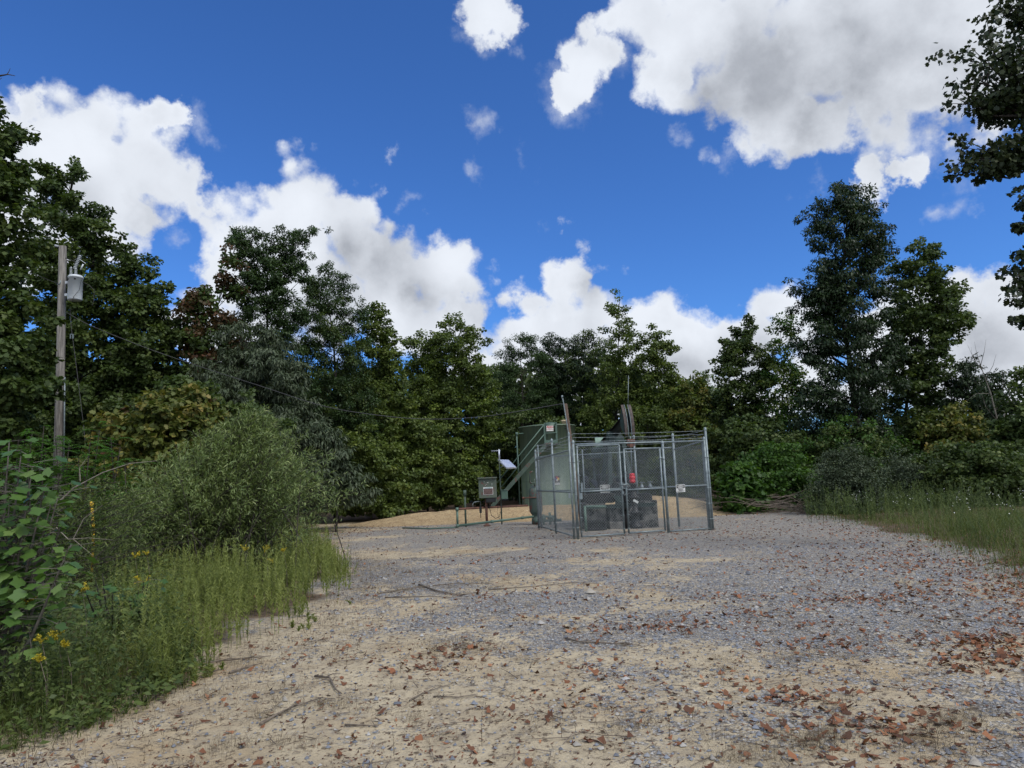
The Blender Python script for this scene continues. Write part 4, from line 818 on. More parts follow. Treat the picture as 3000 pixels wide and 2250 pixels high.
# ------------------------------------------------------------------ trees and shrubs
def rnd(a, b, n=None): return rng.uniform(a, b, n)
STY = {  # mat, leaf length, width ratio, droop, shape
    'maple': ('maple', .138, .95, .25, 'lobe', 1.5), 'darkoak': ('darkoak', .16, .46, .7, 'diamond', 1.75), 'tulip': ('tulip', .135, .95, .35, 'diamond', 1.75), 'lime': ('lime', .135, .95, .35, 'diamond', 1.6),
    'locust': ('locust', .135, .42, .45, 'diamond', 2.1), 'greyg': ('greyg', .20, .28, 1.0, 'narrow', 1.6), 'rusty': ('rusty', .14, .8, .3, 'diamond', 1.3), 'yellowing': ('yellowing', .145, .85, .3, 'lobe', 1.2),
    'bright': ('bright2', .135, .85, .25, 'lobe', 1.1), 'greyshrub': ('greyg', .075, .5, .2, 'diamond', 1.2)}
def tree(name, Yd, prof, sty, label, cat='tree', n=110, lv=46, trunk=.13, base=None, bark='bark', extras=(), gap=0., csz=.36, group='trees at the edge of the clearing', rd=1., second=None, zmin=.1, flat=.55, scale=1., wide=1.):
    """prof: rows (py, left px, right px) giving the tree's own height and spread; it becomes a full round crown"""
    pr = [(y * K, l * K, r * K) for (y, l, r) in prof]
    rows = []
    for (py, l, r) in pr:
        m_ = (l + r) / 2; l = m_ - ((m_ - l) * .10 + 6) * wide - (m_ - l); r = r + ((r - m_) * .10 + 6) * wide; a = P(l, py, Yd); c = P(r, py, Yd); rows.append(((a[2] + c[2]) / 2, (a[0] + c[0]) / 2, max(.12, (c[0] - a[0]) / 2)))
    rows.sort(); zs_ = np.array([q[0] for q in rows]); cxs = np.array([q[1] for q in rows]); rs = np.array([q[2] for q in rows])
    z0, z1 = max(zmin, zs_[0]), zs_[-1]
    bx_ = cxs[0] if base is None else P(base * K, 1450, Yd)[0]
    g0 = float(terrain(np.array([bx_]), np.array([Yd]))[0]); B0 = V3(bx_, Yd, g0)
    t = thing(name, B0, label, cat, group)
    # trunk and limbs
    mb = MB(); tz = np.linspace(g0 - .1, z1 * .93, 9); cxl = lambda z: np.interp(z, np.concatenate([[0], zs_]), np.concatenate([[bx_], cxs]))
    yj = np.cumsum(rng.normal(0, .05, 9)); pts = [V3(bx_ + (cxl(z) - bx_) * min(1, (i / 5.)) + rng.normal(0, .03), Yd + yj[i], z) for i, z in enumerate(tz)]
    mb.tube(pts, [max(.012, trunk * (1 - .93 * (i / 8) ** .9)) for i in range(9)], 8)
    def tr_at(z):
        q = np.clip((z - tz[0]) / (tz[-1] - tz[0]) * 8, 0, 7.999); i = int(q); return pts[i] * (1 - q + i) + pts[i + 1] * (q - i)
    # branches
    zz = np.linspace(z0, z1, 60); rr = np.interp(zz, zs_, rs); wgt = rr ** 1.2 + .12; cdf = np.cumsum(wgt) / wgt.sum()
    C = []; CS = []; O = []
    ends = []
    for i in range(n):
        ze = float(np.interp((i + rng.random()) / n, cdf, zz)); th = rnd(0, 2 * math.pi)
        if math.sin(th) > .35 and rng.random() < .6: th = -th
        r_ = np.interp(ze, zs_, rs); q = rnd(.62, 1.04) if rng.random() < .8 else rnd(.25, .7)
        ends.append(V3(cxl(ze) + r_ * math.cos(th) * q, Yd + min(r_, 2.1) * rd * math.sin(th) * q, ze))
    for (ex, ey) in extras:
        e = P(ex * K, ey * K, Yd + rnd(-.6, .2)); ends.append(e)
    ne = len(ends)
    for i, e in enumerate(ends):
        isx = i >= n; hd = np.hypot(e[0] - cxl(e[2]), e[1] - Yd); zs0 = max(g0 + .25, min(z1 * .9, e[2] - hd * rnd(.35, .8) - (.5 if isx else 0)))
        s0 = tr_at(zs0); mid = s0 * .5 + e * .5 + V3(0, 0, .10 * hd) + rng.normal(0, .05, 3)
        if i % 2 == 0 or isx: mb.tube([s0, mid, e], [max(.010, trunk * .22), max(.007, trunk * .12), .004], 4, cap=False)
        m = 3 + int(hd > .8) + int(hd > 1.6)
        for j in range(m):
            f = rnd(.45, 1.0) if j else 1.0
            p = (s0 * (1 - f) ** 2 + 2 * mid * f * (1 - f) + e * f * f) + rng.normal(0, .12, 3)
            C.append(p); CS.append(csz * rnd(.55, 1.25) * (.75 if f > .95 else 1)); O.append(nrm(e - V3(cxl(e[2]), Yd, e[2] - .8)))
    C = np.array(C); CS = np.array(CS); O = np.array(O)
    if gap > 0: k_ = rng.random(len(C)) > gap; C, CS, O = C[k_], CS[k_], O[k_]
    k_ = C[:, 2] > g0 + .05; C, CS, O = C[k_], CS[k_], O[k_]; nc_ = len(C); ct = rng.beta(2, 2.4, nc_)
    mat_, ll, wr, dr, shp, lvm = STY[sty]; ll = ll * scale; lv = lv * lvm
    cnt = np.maximum(6, (lv * (CS / csz) ** 1.6)).astype(int); ix = np.repeat(np.arange(nc_), cnt); m = len(ix)
    off = rng.normal(0, 1, (m, 3)); off = nrm(off) * (rng.random(m) ** .45)[:, None] * CS[ix][:, None]; off[:, 2] *= flat
    c = C[ix] + off; outw = nrm(off + O[ix] * .25 * CS[ix][:, None])
    up = V3(0, 0, 1.)
    nn = nrm(up * .75 + outw * .55 + rng.normal(0, .42, (m, 3)))
    dd = nrm(outw * .7 + rng.normal(0, .5, (m, 3)) - up * dr)
    tone = ct[ix] * .62 + rng.normal(.17, .15, m)
    L1 = Leaves(); ln = ll * rnd(.65, 1.25, m)
    if second:
        s2, thr = second; msk = ct[ix] > thr
        L2 = Leaves(); L2.add(c[msk], dd[msk], nn[msk], ln[msk], ln[msk] * wr, rng.beta(2, 2, msk.sum()), shp)
        L1.add(c[~msk], dd[~msk], nn[~msk], ln[~msk], ln[~msk] * wr, tone[~msk], shp)
        if msk.any(): L2.build('turning_foliage', MT[s2], t)
    else: L1.add(c, dd, nn, ln, ln * wr, tone, shp)
    mb.build('trunk', MT[bark], t); L1.build('crown', MT[mat_], t); return t

tree('maple_tree', 19.5, [(225, -60, 4), (300, -80, 30), (350, -100, 52), (420, -120, 76), (480, -120, 88), (520, -120, 62), (570, -125, 58), (640, -130, 74), (700, -130, 90), (760, -140, 96), (850, -130, 95), (930, -120, 80)], 'maple', 'tall dark maple cut off by the left edge, rising left of the utility pole', n=150, lv=58, base=-20, trunk=.17)
tree('maple_tree', 28.5, [(336, 134, 146), (365, 102, 178), (400, 92, 205), (440, 86, 212), (462, 82, 232), (500, 80, 262), (530, 78, 268), (560, 80, 250), (610, 78, 268), (680, 70, 300), (760, 66, 320), (850, 62, 330), (940, 60, 330)], 'maple', 'tall maple directly behind the utility pole and its transformer', n=185, lv=55, base=110, trunk=.16, gap=.06)
tree('maple_tree', 29, [(545, 276, 296), (575, 250, 335), (610, 240, 348), (650, 230, 375), (700, 225, 400), (760, 220, 432), (850, 230, 440), (950, 235, 450), (1010, 240, 450)], 'maple', 'rounded dark green maple between the tall pole tree and the feathery locust', n=170, lv=52, base=330, trunk=.12)
tree('red_maple_tree', 28.6, [(600, 480, 505), (625, 455, 515), (645, 415, 520), (670, 405, 520), (720, 400, 520), (780, 395, 525), (860, 400, 520)], 'maple', 'small maple with reddish tinged outer leaves left of the feathery locust', second=('rusty', .45), n=60, lv=36, base=470, trunk=.08, extras=[(415, 632), (428, 622), (440, 628), (488, 585), (502, 550), (485, 610), (520, 565), (500, 535)])
tree('locust_tree', 31, [(505, 520, 545), (530, 500, 640), (560, 498, 650), (610, 500, 655), (660, 492, 655), (720, 480, 672), (800, 462, 690), (880, 450, 700), (960, 450, 705), (1020, 470, 700)], 'locust', 'tall dark feathery locust with a flat ragged top left of centre', n=190, lv=60, base=590, trunk=.15, csz=.30, wide=0,
     extras=[(512, 497), (540, 494), (500, 512), (560, 500), (590, 503), (612, 500), (636, 512), (655, 500), (676, 495), (692, 494), (660, 530), (668, 560), (640, 500), (495, 550), (665, 590)])
tree('cherry_tree', 27.5, [(700, 510, 560), (735, 440, 610), (780, 430, 650), (830, 425, 680), (880, 430, 690), (930, 450, 700), (980, 500, 735), (1030, 560, 780), (1075, 640, 800)], 'greyg', 'drooping grey green tree with hanging narrow leaves in front of the locust', n=150, lv=60, base=610, trunk=.09, gap=.05)
tree('poplar_tree', 34, [(568, 698, 710), (600, 668, 735), (645, 655, 752), (680, 652, 782), (730, 648, 796), (790, 645, 800), (860, 650, 815), (940, 655, 820), (1020, 660, 820)], 'locust', 'dark pointed tree just right of the feathery locust', n=150, lv=52, base=725, trunk=.13, second=('maple', .62), extras=[(706, 567), (742, 590), (757, 622), (776, 650), (786, 672)])
tree('tulip_poplar_tree', 36, [(654, 806, 816), (680, 790, 832), (715, 780, 846), (770, 772, 862), (830, 768, 876), (900, 765, 885), (980, 765, 890), (1060, 765, 895)], 'tulip', 'slender mid green poplar on the left side of the central dip', n=130, lv=50, base=820, trunk=.11)
tree('tulip_poplar_tree', 43, [(716, 896, 914), (745, 882, 935), (790, 876, 950), (850, 870, 960), (950, 870, 965), (1050, 870, 965)], 'tulip', 'small dull green poplar just right of the central dip', n=95, lv=42, base=915, trunk=.10, csz=.42)
tree('tulip_poplar_tree', 42, [(672, 972, 988), (695, 958, 1005), (730, 925, 1046), (780, 905, 1060), (850, 895, 1068), (930, 890, 1072), (1010, 890, 1075), (1060, 890, 1075)], 'tulip', 'broad yellow green poplar with the brightest top at the centre left', n=180, lv=48, base=985, trunk=.14, second=('lime', .66), csz=.42)
tree('poplar_sapling', 37, [(880, 850, 900), (920, 825, 960), (980, 815, 1000), (1040, 815, 1040), (1085, 815, 1060)], 'tulip', 'low yellow green sapling thicket left of the pipe loop under the bright poplar', n=120, lv=45, base=920, trunk=.06, csz=.36)
tree('oak_tree', 47, [(716, 1125, 1140), (735, 1085, 1165), (780, 1068, 1185), (850, 1060, 1195), (940, 1060, 1200), (1040, 1060, 1200)], 'locust', 'dark rounded tree right of the bright poplar, above the stair and tank', n=120, lv=55, base=1130, trunk=.13, csz=.45)
tree('oak_tree', 48, [(718, 1190, 1205), (742, 1165, 1222), (800, 1155, 1235), (880, 1150, 1240), (980, 1150, 1245)], 'darkoak', 'narrow dark tree straight behind the storage tank', n=85, lv=52, base=1195, trunk=.11, csz=.45)
tree('oak_tree', 47, [(714, 1248, 1276), (740, 1225, 1300), (800, 1212, 1310), (880, 1205, 1315), (980, 1205, 1320), (1050, 1205, 1320)], 'darkoak', 'round topped dark tree just left of the pointed tree behind the leaning post', n=110, lv=52, base=1262, trunk=.12, csz=.45, second=('maple', .6))
tree('tulip_poplar_tree', 44, [(628, 1333, 1338), (650, 1320, 1350), (690, 1306, 1362), (730, 1288, 1380), (780, 1284, 1388), (830, 1275, 1395), (900, 1255, 1405), (980, 1250, 1410), (1060, 1250, 1415)], 'tulip', 'sharply pointed tall poplar standing above the pump jack, sky showing through', n=165, lv=34, base=1338, trunk=.12, gap=.12, csz=.38)
tree('tulip_poplar_tree', 43, [(698, 1408, 1416), (725, 1394, 1430), (770, 1382, 1452), (810, 1380, 1462), (850, 1372, 1480), (920, 1365, 1500), (1000, 1362, 1510), (1070, 1362, 1515)], 'tulip', 'second pointed poplar, shorter, right of the sharply pointed one', n=150, lv=42, base=1412, trunk=.12, csz=.4)
tree('tulip_poplar_tree', 41, [(812, 1475, 1500), (840, 1455, 1520), (900, 1445, 1535), (980, 1440, 1540), (1070, 1440, 1545)], 'yellowing', 'low yellowish tree filling the dip above the right fence corner', n=100, lv=46, base=1495, trunk=.09, second=('lime', .75), csz=.38)
tree('locust_tree', 58, [(798, 1505, 1530), (815, 1495, 1545), (850, 1490, 1560), (900, 1485, 1570)], 'lime', 'small pale tree far behind in the lowest dip of the tree line', n=34, lv=26, base=1520, trunk=.08, csz=.4, gap=.1)
tree('tulip_poplar_tree', 41, [(680, 1600, 1612), (705, 1585, 1632), (745, 1566, 1650), (800, 1545, 1660), (870, 1532, 1672), (950, 1525, 1680), (1040, 1525, 1690)], 'maple', 'pointed dark green tree right of the dip with a cone shaped top', n=150, lv=46, base=1608, trunk=.12, csz=.36)
tree('tulip_poplar_tree', 39, [(676, 1685, 1706), (700, 1662, 1716), (735, 1655, 1700), (790, 1650, 1730), (850, 1645, 1740), (940, 1640, 1750)], 'bright', 'slim lighter green tree squeezed against the big dark oak', n=80, lv=34, base=1690, trunk=.09, gap=.1, second=('tulip', .5))
oak_x = [(1735, 455), (1728, 470), (1745, 480), (1870, 408), (1880, 425), (1800, 402), (1705, 600), (1708, 620), (1925, 500)]
tree('oak_tree', 32.5, [(403, 1778, 1808), (425, 1755, 1880), (455, 1738, 1892), (490, 1735, 1900), (520, 1740, 1925), (555, 1755, 1920), (590, 1712, 1925), (640, 1704, 1930), (700, 1715, 1935), (770, 1725, 1940), (850, 1715, 1940), (930, 1720, 1935)], 'darkoak', 'tallest very dark oak on the right with its thick trunk showing', n=250, lv=46, base=1882, trunk=.22, gap=.12, csz=.38, extras=oak_x, wide=.35)
tree('maple_tree', 34, [(520, 1975, 1992), (545, 1942, 2012), (580, 1915, 2020), (620, 1905, 2035), (660, 1900, 2085), (700, 1900, 2085), (740, 1900, 2050), (800, 1900, 2045), (880, 1910, 2045), (950, 1900, 2060)], 'maple', 'open branched tall maple just right of the big dark oak', n=185, lv=38, base=1945, trunk=.12, gap=.12, csz=.36, wide=.6, extras=[(2092, 680), (2080, 655), (2098, 686), (2012, 540), (2020, 575), (2060, 640)])
tree('maple_tree', 33, [(778, 2055, 2090), (810, 2040, 2125), (860, 2030, 2140), (920, 2030, 2150), (970, 2035, 2140)], 'darkoak', 'small dark spreading tree under the open maple, near the bare dead tree', n=85, lv=40, base=2075, trunk=.10, gap=.12, extras=[(2128, 815), (2145, 840)])
tree('maple_tree', 30, [(800, 2140, 2160), (830, 2125, 2185), (870, 2130, 2190), (900, 2120, 2195), (950, 2110, 2200), (1010, 2100, 2210)], 'darkoak', 'thin dark tree around the lower part of the bare dead tree', n=60, lv=30, base=2165, trunk=.07, gap=.2)
tree('maple_tree', 26, [(795, 2208, 2240), (830, 2195, 2270), (880, 2180, 2280), (940, 2165, 2290), (1000, 2150, 2290), (1050, 2140, 2290)], 'maple', 'dark bushy maple cut off by the right edge above the grass bank', n=110, lv=46, base=2240, trunk=.10, gap=.05)
# undergrowth
U = 'shrubs under the tree line'
tree('maple_sapling', 31, [(900, 1770, 1830), (940, 1745, 1900), (980, 1735, 1980), (1030, 1740, 1990), (1090, 1745, 2000)], 'bright', 'mid green maple saplings around the foot of the big dark oak', 'sapling', n=130, lv=40, trunk=.05, csz=.34, group=U, scale=.8, second=('maple', .45))
tree('maple_sapling', 30, [(880, 2040, 2080), (915, 2000, 2125), (960, 1988, 2140), (1010, 1985, 2140), (1070, 1985, 2140)], 'yellowing', 'yellow tinged sapling below the small dark spreading tree', 'sapling', n=95, lv=38, trunk=.05, csz=.33, group=U)
tree('maple_sapling', 28.5, [(955, 1668, 1700), (985, 1600, 1730), (1020, 1580, 1750), (1060, 1575, 1760), (1095, 1580, 1760)], 'bright', 'bright green sapling left of the grey shrub, the palest in the right undergrowth', 'sapling', n=110, lv=42, trunk=.04, csz=.30, group=U, scale=.8)
tree('broadleaf_shrub', 27, [(1010, 1570, 1600), (1040, 1560, 1640), (1070, 1558, 1650), (1100, 1565, 1640)], 'bright', 'broad leaved bright green shrub close to the right fence corner', 'shrub', n=55, lv=24, trunk=.03, csz=.28, group=U, scale=1.35)
tree('grey_shrub', 24.5, [(965, 1800, 1840), (1000, 1765, 1878), (1040, 1752, 1890), (1085, 1748, 1895), (1115, 1755, 1890)], 'greyshrub', 'fine leaved grey green shrub at the edge of the gravel on the right', 'shrub', n=120, lv=70, trunk=.03, csz=.26, group=U)
tree('grey_shrub', 26, [(985, 1930, 1970), (1015, 1905, 2010), (1060, 1895, 2030), (1110, 1895, 2040)], 'greyshrub', 'smaller grey green shrub right of the oak trunk behind the grass', 'shrub', n=85, lv=60, trunk=.03, csz=.26, group=U)
tree('dark_shrub', 25, [(960, 2030, 2140), (1000, 2010, 2220), (1050, 2000, 2290), (1100, 2000, 2290)], 'maple', 'long dark shrub bank behind the tall grass at the right edge', 'shrub', n=150, lv=44, trunk=.04, csz=.33, group=U, scale=.75)
tree('dark_shrub', 33, [(905, 1540, 1620), (960, 1530, 1740), (1020, 1525, 1760), (1085, 1530, 1765)], 'maple', 'dark shrub mass behind the right fence corner', 'shrub', n=130, lv=46, trunk=.05, csz=.4, group=U)
tree('dark_shrub', 44, [(880, 1070, 1150), (930, 1050, 1260), (1000, 1050, 1330), (1090, 1050, 1340)], 'maple', 'dark undergrowth behind the storage tank', 'shrub', n=110, lv=44, trunk=.05, csz=.45, group=U)
tree('dark_shrub', 41, [(880, 1340, 1460), (940, 1300, 1500), (1010, 1290, 1530), (1090, 1290, 1540)], 'tulip', 'green undergrowth behind the pump jack', 'shrub', n=130, lv=44, trunk=.05, csz=.42, group=U)
tree('maple_sapling', 33, [(920, 740, 800), (960, 700, 850), (1010, 690, 900), (1060, 690, 930), (1100, 720, 930)], 'tulip', 'mid green saplings right of the willow shrub at the end of the clearing', 'sapling', n=110, lv=42, trunk=.05, csz=.36, group=U)
tree('cherry_sapling', 26, [(905, 600, 660), (935, 560, 720), (975, 600, 745), (1010, 640, 760), (1040, 660, 770), (1065, 690, 765)], 'greyg', 'grey green drooping sapling leaning over the right side of the willow shrub', 'sapling', n=90, lv=56, trunk=.05, csz=.32, group=U)
tree('grape_thicket', 21, [(850, 330, 430), (890, 250, 500), (940, 225, 530), (1000, 215, 540), (1070, 215, 540)], 'yellowing', 'yellowing vine covered thicket behind the willow shrub', 'shrub', n=150, lv=44, trunk=.05, csz=.32, group=U, second=('rusty', .88))
tree('maple_sapling', 22.5, [(820, 380, 440), (870, 300, 540), (920, 280, 600), (980, 250, 620), (1050, 250, 640)], 'maple', 'dark maple sapling above the willow shrub', 'sapling', n=130, lv=44, trunk=.05, csz=.34, group=U)
tree('dark_shrub', 28.5, [(820, -60, 60), (870, -80, 160), (930, -80, 260), (1000, -80, 300), (1080, -80, 300)], 'maple', 'dark undergrowth around the foot of the utility pole', 'shrub', n=150, lv=44, trunk=.05, csz=.38, group=U)

# far wood seen through the gaps: one mass
c = []; NB = 80000
th = rng.uniform(R(-46), R(46), NB); rr_ = rng.uniform(50, 58, NB) - 6 * np.abs(np.sin(th)); x = rr_ * np.sin(th); y = rr_ * np.cos(th)
hmax = np.where(th < R(8), 9.8, np.interp(th, [R(8), R(14), R(20), R(46)], [9.4, 7.6, 3.8, 2.4])) * (.84 + .34 * vnoise(x, y, 3.5, 71, 3))
z = hmax * rng.random(NB) ** .8 + terrain(x, y); kk = vnoise(x + z * .8, y + z * 1.3, 1.6, 77, 3) > .36; x, y, z = x[kk], y[kk], z[kk]; n = len(x)
Lw = Leaves(); Lw.add(np.stack([x, y, z], -1), rng.normal(0, 1, (n, 3)), nrm(rng.normal(0, .6, (n, 3)) + [0, -.6, .6]), .42, .34, vnoise(x, y + z, 1.2, 5, 3) * .9 + rng.normal(0, .12, n) - .05, 'lobe')
tag(Lw.build('far_wood', MT['maple']), 'dark mass of forest seen between the nearer trees', 'woods', kind='stuff')

# overhanging tree at the right edge
def bough(t, start, tips, sty, lv, rad, thick, Lf):
    lv = lv * .85; mat_, ll, wr, dr, shp, lvm = STY[sty]
    mb = MB(); start = np.array(start)
    for (p, w) in tips:
        p = np.array(p); mid = start * .45 + p * .55 + V3(0, 0, -.12) + rng.normal(0, .08, 3); mb.tube([start, mid, p], [thick, thick * .5, .006], 6, cap=False)
        nn_ = 9
        for j in range(nn_):
            f = rnd(.35, 1.02); q = start * (1 - f) ** 2 + 2 * mid * f * (1 - f) + p * f * f + rng.normal(0, w * .5, 3) * V3(1, 1, .6)
            mb.tube([start * (1 - f * .8) ** 2 + 2 * mid * f * .8 * (1 - f * .8) + p * (f * .8) ** 2, q], [.010, .004], 4, cap=False)
            m = int(lv * rnd(.6, 1.3)); off = nrm(rng.normal(0, 1, (m, 3))) * (rng.random(m) ** .5)[:, None] * rad * w / .4; off[:, 2] *= .7
            c_ = q + off; ln = ll * rnd(.7, 1.2, m); Lf.add(c_, nrm(off + rng.normal(0, .3, (m, 3)) - V3(0, 0, .3)), nrm(rng.normal(0, .5, (m, 3)) + V3(0, 0, .8)), ln, ln * wr, rng.beta(2, 3, m), shp)
    return mb
YO = 12.5
q0 = V3(*G(3150, 1640)[:2], 0); q0 = V3(P(3160, 1300, YO)[0], YO, 0)
ov = thing('overhanging_tree', q0, 'maple right of the frame with boughs in the upper right corner', 'tree', 'trees at the edge of the clearing')
O_ = lambda x, y, d=0: P(x * K, y * K, YO + d)
Lf = Leaves(); STY['over'] = ('maple', .095, .95, .25, 'lobe', 1)
mb = MB(); mb.tube([q0, O_(2330, 700), O_(2320, 350), O_(2290, 50), O_(2270, -200)], [.18, .15, .11, .07, .03], 12); mb.build('trunk', MT['bark'], ov)
sets = [(O_(2260, 250), [(O_(2125, 75), .5), (O_(2105, 110), .45), (O_(2150, 100), .5), (O_(2090, 160), .45), (O_(2130, 160), .5), (O_(2170, 140), .5), (O_(2200, 80), .5), (O_(2190, 180), .5), (O_(2110, 205), .45), (O_(2065, 212), .26), (O_(2085, 218), .3), (O_(2140, 210), .35), (O_(2175, 215), .4), (O_(2215, 130), .5)]),
        (O_(2280, 60), [(O_(2175, 5), .3), (O_(2195, 25), .4), (O_(2185, -20), .35), (O_(2215, -10), .4)]),
        (O_(2290, 330), [(O_(2190, 270), .4), (O_(2170, 300), .35), (O_(2110, 320), .30), (O_(2085, 360), .26), (O_(2100, 345), .3), (O_(2130, 350), .3), (O_(2165, 330), .35), (O_(2200, 310), .4), (O_(2210, 290), .4), (O_(2080, 372), .18)]),
        (O_(2330, 480), [(O_(2200, 430), .2), (O_(2215, 415), .25), (O_(2205, 480), .16), (O_(2215, 490), .2)]),
        (O_(2330, 620), [(O_(2200, 540), .2), (O_(2190, 590), .28), (O_(2205, 575), .3), (O_(2200, 620), .28), (O_(2215, 640), .25), (O_(2215, 560), .3), (O_(2212, 700), .18)])]
for st0, tips in sets: bough(ov, st0, tips, 'over', 30, .26, .035, Lf).build('bough', MT['bark'], ov)
mb = MB(); mb.tube([O_(2215, 225), O_(2170, 215), O_(2120, 203)], [.02, .014, .005], 5); mb.tube([O_(2190, 218), O_(2165, 235), O_(2145, 243)], [.010, .006, .003], 4); mb.tube([O_(2215, 300), O_(2160, 322), O_(2120, 330)], [.02, .012, .004], 5); mb.build('bare_twig', MT['bark'], ov)
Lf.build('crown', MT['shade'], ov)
# small twig at upper left edge
mb = MB(); a_ = P(-80, 235, 9); mb.tube([a_, P(0, 222, 9), P(22, 218, 9), P(44, 222, 9)], [.02, .012, .008, .004], 5); mb.tube([P(20, 219, 9), P(26, 210, 9), P(30, 200, 9)], [.008, .005, .003], 4); mb.tube([a_, P(-20, 250, 9), P(5, 228, 9)], [.01, .006, .004], 4)
o = mb.build('branch', MT['bark'], None, base=a_); tag(o, 'small forked twig poking in at the upper left edge against blue sky', 'branch')
# bare dead tree
dz_ = V3(P(2178 * K, 1300, 29)[0], 29, 0); dt = thing('dead_tree', dz_, 'bare leafless dead tree with thin upright branches near the right edge', 'tree', None)
Dp = lambda x, y: P(x * K, y * K, 29 + rnd(-.3, .3)); mb = MB()
main = [dz_, Dp(2170, 1010), Dp(2160, 930), Dp(2140, 850), Dp(2122, 800), Dp(2112, 770)]; mb.tube(main, [.055, .045, .035, .025, .016, .010], 8); mb.build('trunk', MT['palebark'], dt)
for lst, r_ in (([(2122, 800), (2105, 778), (2090, 745)], .014), ([(2118, 790), (2126, 760), (2130, 733)], .014), ([(2112, 770), (2108, 755), (2105, 738)], .010), ([(2128, 820), (2145, 790), (2152, 765)], .014), ([(2115, 785), (2100, 770), (2098, 750)], .009),
                ([(2160, 930), (2175, 880), (2182, 840), (2186, 800)], .02), ([(2176, 880), (2195, 850), (2200, 820)], .012), ([(2150, 890), (2168, 850), (2165, 800)], .014), ([(2165, 960), (2195, 930), (2212, 915)], .02), ([(2140, 850), (2110, 850), (2088, 865)], .016), ([(2155, 910), (2130, 880), (2120, 850)], .012)):
    b = MB(); ps = [Dp(*q) for q in lst]; b.tube(ps, [r_ * (1 - .8 * i / (len(ps) - 1)) for i in range(len(ps))], 5); b.build('branch', MT['palebark'], dt)

# ------------------------------------------------------------------ willow-like shrub
def willow(cx, cy, prof, Yd, nst, label, lvs=60, sty='willow', ll=.105, name='willow_shrub', cat='shrub', base_sp=.8):
    pr = [(y * K, l * K, r * K) for (y, l, r) in prof]; rows = sorted([((P(l, py, Yd)[2] + P(r, py, Yd)[2]) / 2, P(l, py, Yd)[0], P(r, py, Yd)[0]) for py, l, r in pr])
    zs_ = np.array([q[0] for q in rows]); xl = np.array([q[1] for q in rows]); xr = np.array([q[2] for q in rows])
    t = thing(name, V3(cx, cy, 0), label, cat); mb = MB(); Lf = Leaves()
    for i in range(nst):
        z = rnd(max(.25, zs_[0]), zs_[-1]) ; z = z if rng.random() < .5 else rnd(zs_[-1] * .45, zs_[-1]); l, r = np.interp(z, zs_, xl), np.interp(z, zs_, xr); th = rnd(0, 2 * math.pi); q = rng.random() ** .35 * (1.2 if i % 5 == 0 else 1)
        if math.sin(th) > 0 and rng.random() < .5: th = -th
        e = V3((l + r) / 2 + (r - l) / 2 * math.cos(th) * q, cy + (r - l) / 2 * .75 * math.sin(th) * q, z * (1.07 if i % 7 == 0 else 1))
        b0 = V3(cx + rng.normal(0, base_sp), cy + rng.normal(0, base_sp * .7), 0); mid = b0 * .5 + e * .5 + V3(0, 0, .22 * z); ts = np.linspace(0, 1, 9)
        pts = [b0 * (1 - f) ** 2 + 2 * mid * f * (1 - f) + e * f * f for f in ts]; tipd = nrm(pts[-1] - pts[-2]); pts.append(pts[-1] + tipd * .18 + V3(0, 0, -.05))
        if i % 2 == 0: mb.tube(pts, [.011 - .0095 * k / 9 for k in range(10)], 4, cap=False)
        n = lvs; f = rng.uniform(.30, 1.06, n); A = np.array(pts); fi = np.clip(f * 8, 0, 8.99); k = fi.astype(int); c = A[k] * (1 - (fi - k))[:, None] + A[np.minimum(k + 1, 9)] * (fi - k)[:, None]
        tg = nrm(A[np.minimum(k + 1, 9)] - A[k]); sd2 = nrm(rng.normal(0, 1, (n, 3))); sd2 -= tg * np.sum(sd2 * tg, -1, keepdims=True)
        c = c + sd2 * rng.uniform(0, .20, n)[:, None] * (1.2 - f)[:, None]
        d = nrm(tg * .75 + nrm(sd2) * .75 + rng.normal(0, .2, (n, 3)) + V3(0, 0, .05)); ln = ll * rnd(.6, 1.2, n)
        Lf.add(c, d, rng.normal(0, .5, (n, 3)) + V3(0, 0, 1), ln, ln * .17, rng.normal(.42, .18, n) + .12 * (f - .5) + rnd(-.1, .1), 'narrow', bend=.28)
    mb.build('stem', MT['bark'], t); Lf.build('foliage', MT[sty], t); return t
willow(-6.1, 13.6, [(893, 522, 548), (905, 490, 570), (925, 440, 600), (955, 385, 645), (990, 330, 690), (1030, 285, 722), (1070, 250, 738), (1110, 220, 725), (1150, 200, 695), (1190, 190, 680), (1230, 190, 660), (1250, 200, 640)], 13.2, 950, 'huge arching willow shrub with fine narrow leaves on the left of the clearing', 72)
willow(-8.2, 10.5, [(1040, 130, 260), (1080, 110, 340), (1130, 100, 380), (1200, 80, 400), (1260, 60, 400), (1330, 40, 380)], 10.2, 230, 'lower loose shrub in front of the willow shrub at the left', 55, 'weed2', .085, 'wild_shrub')

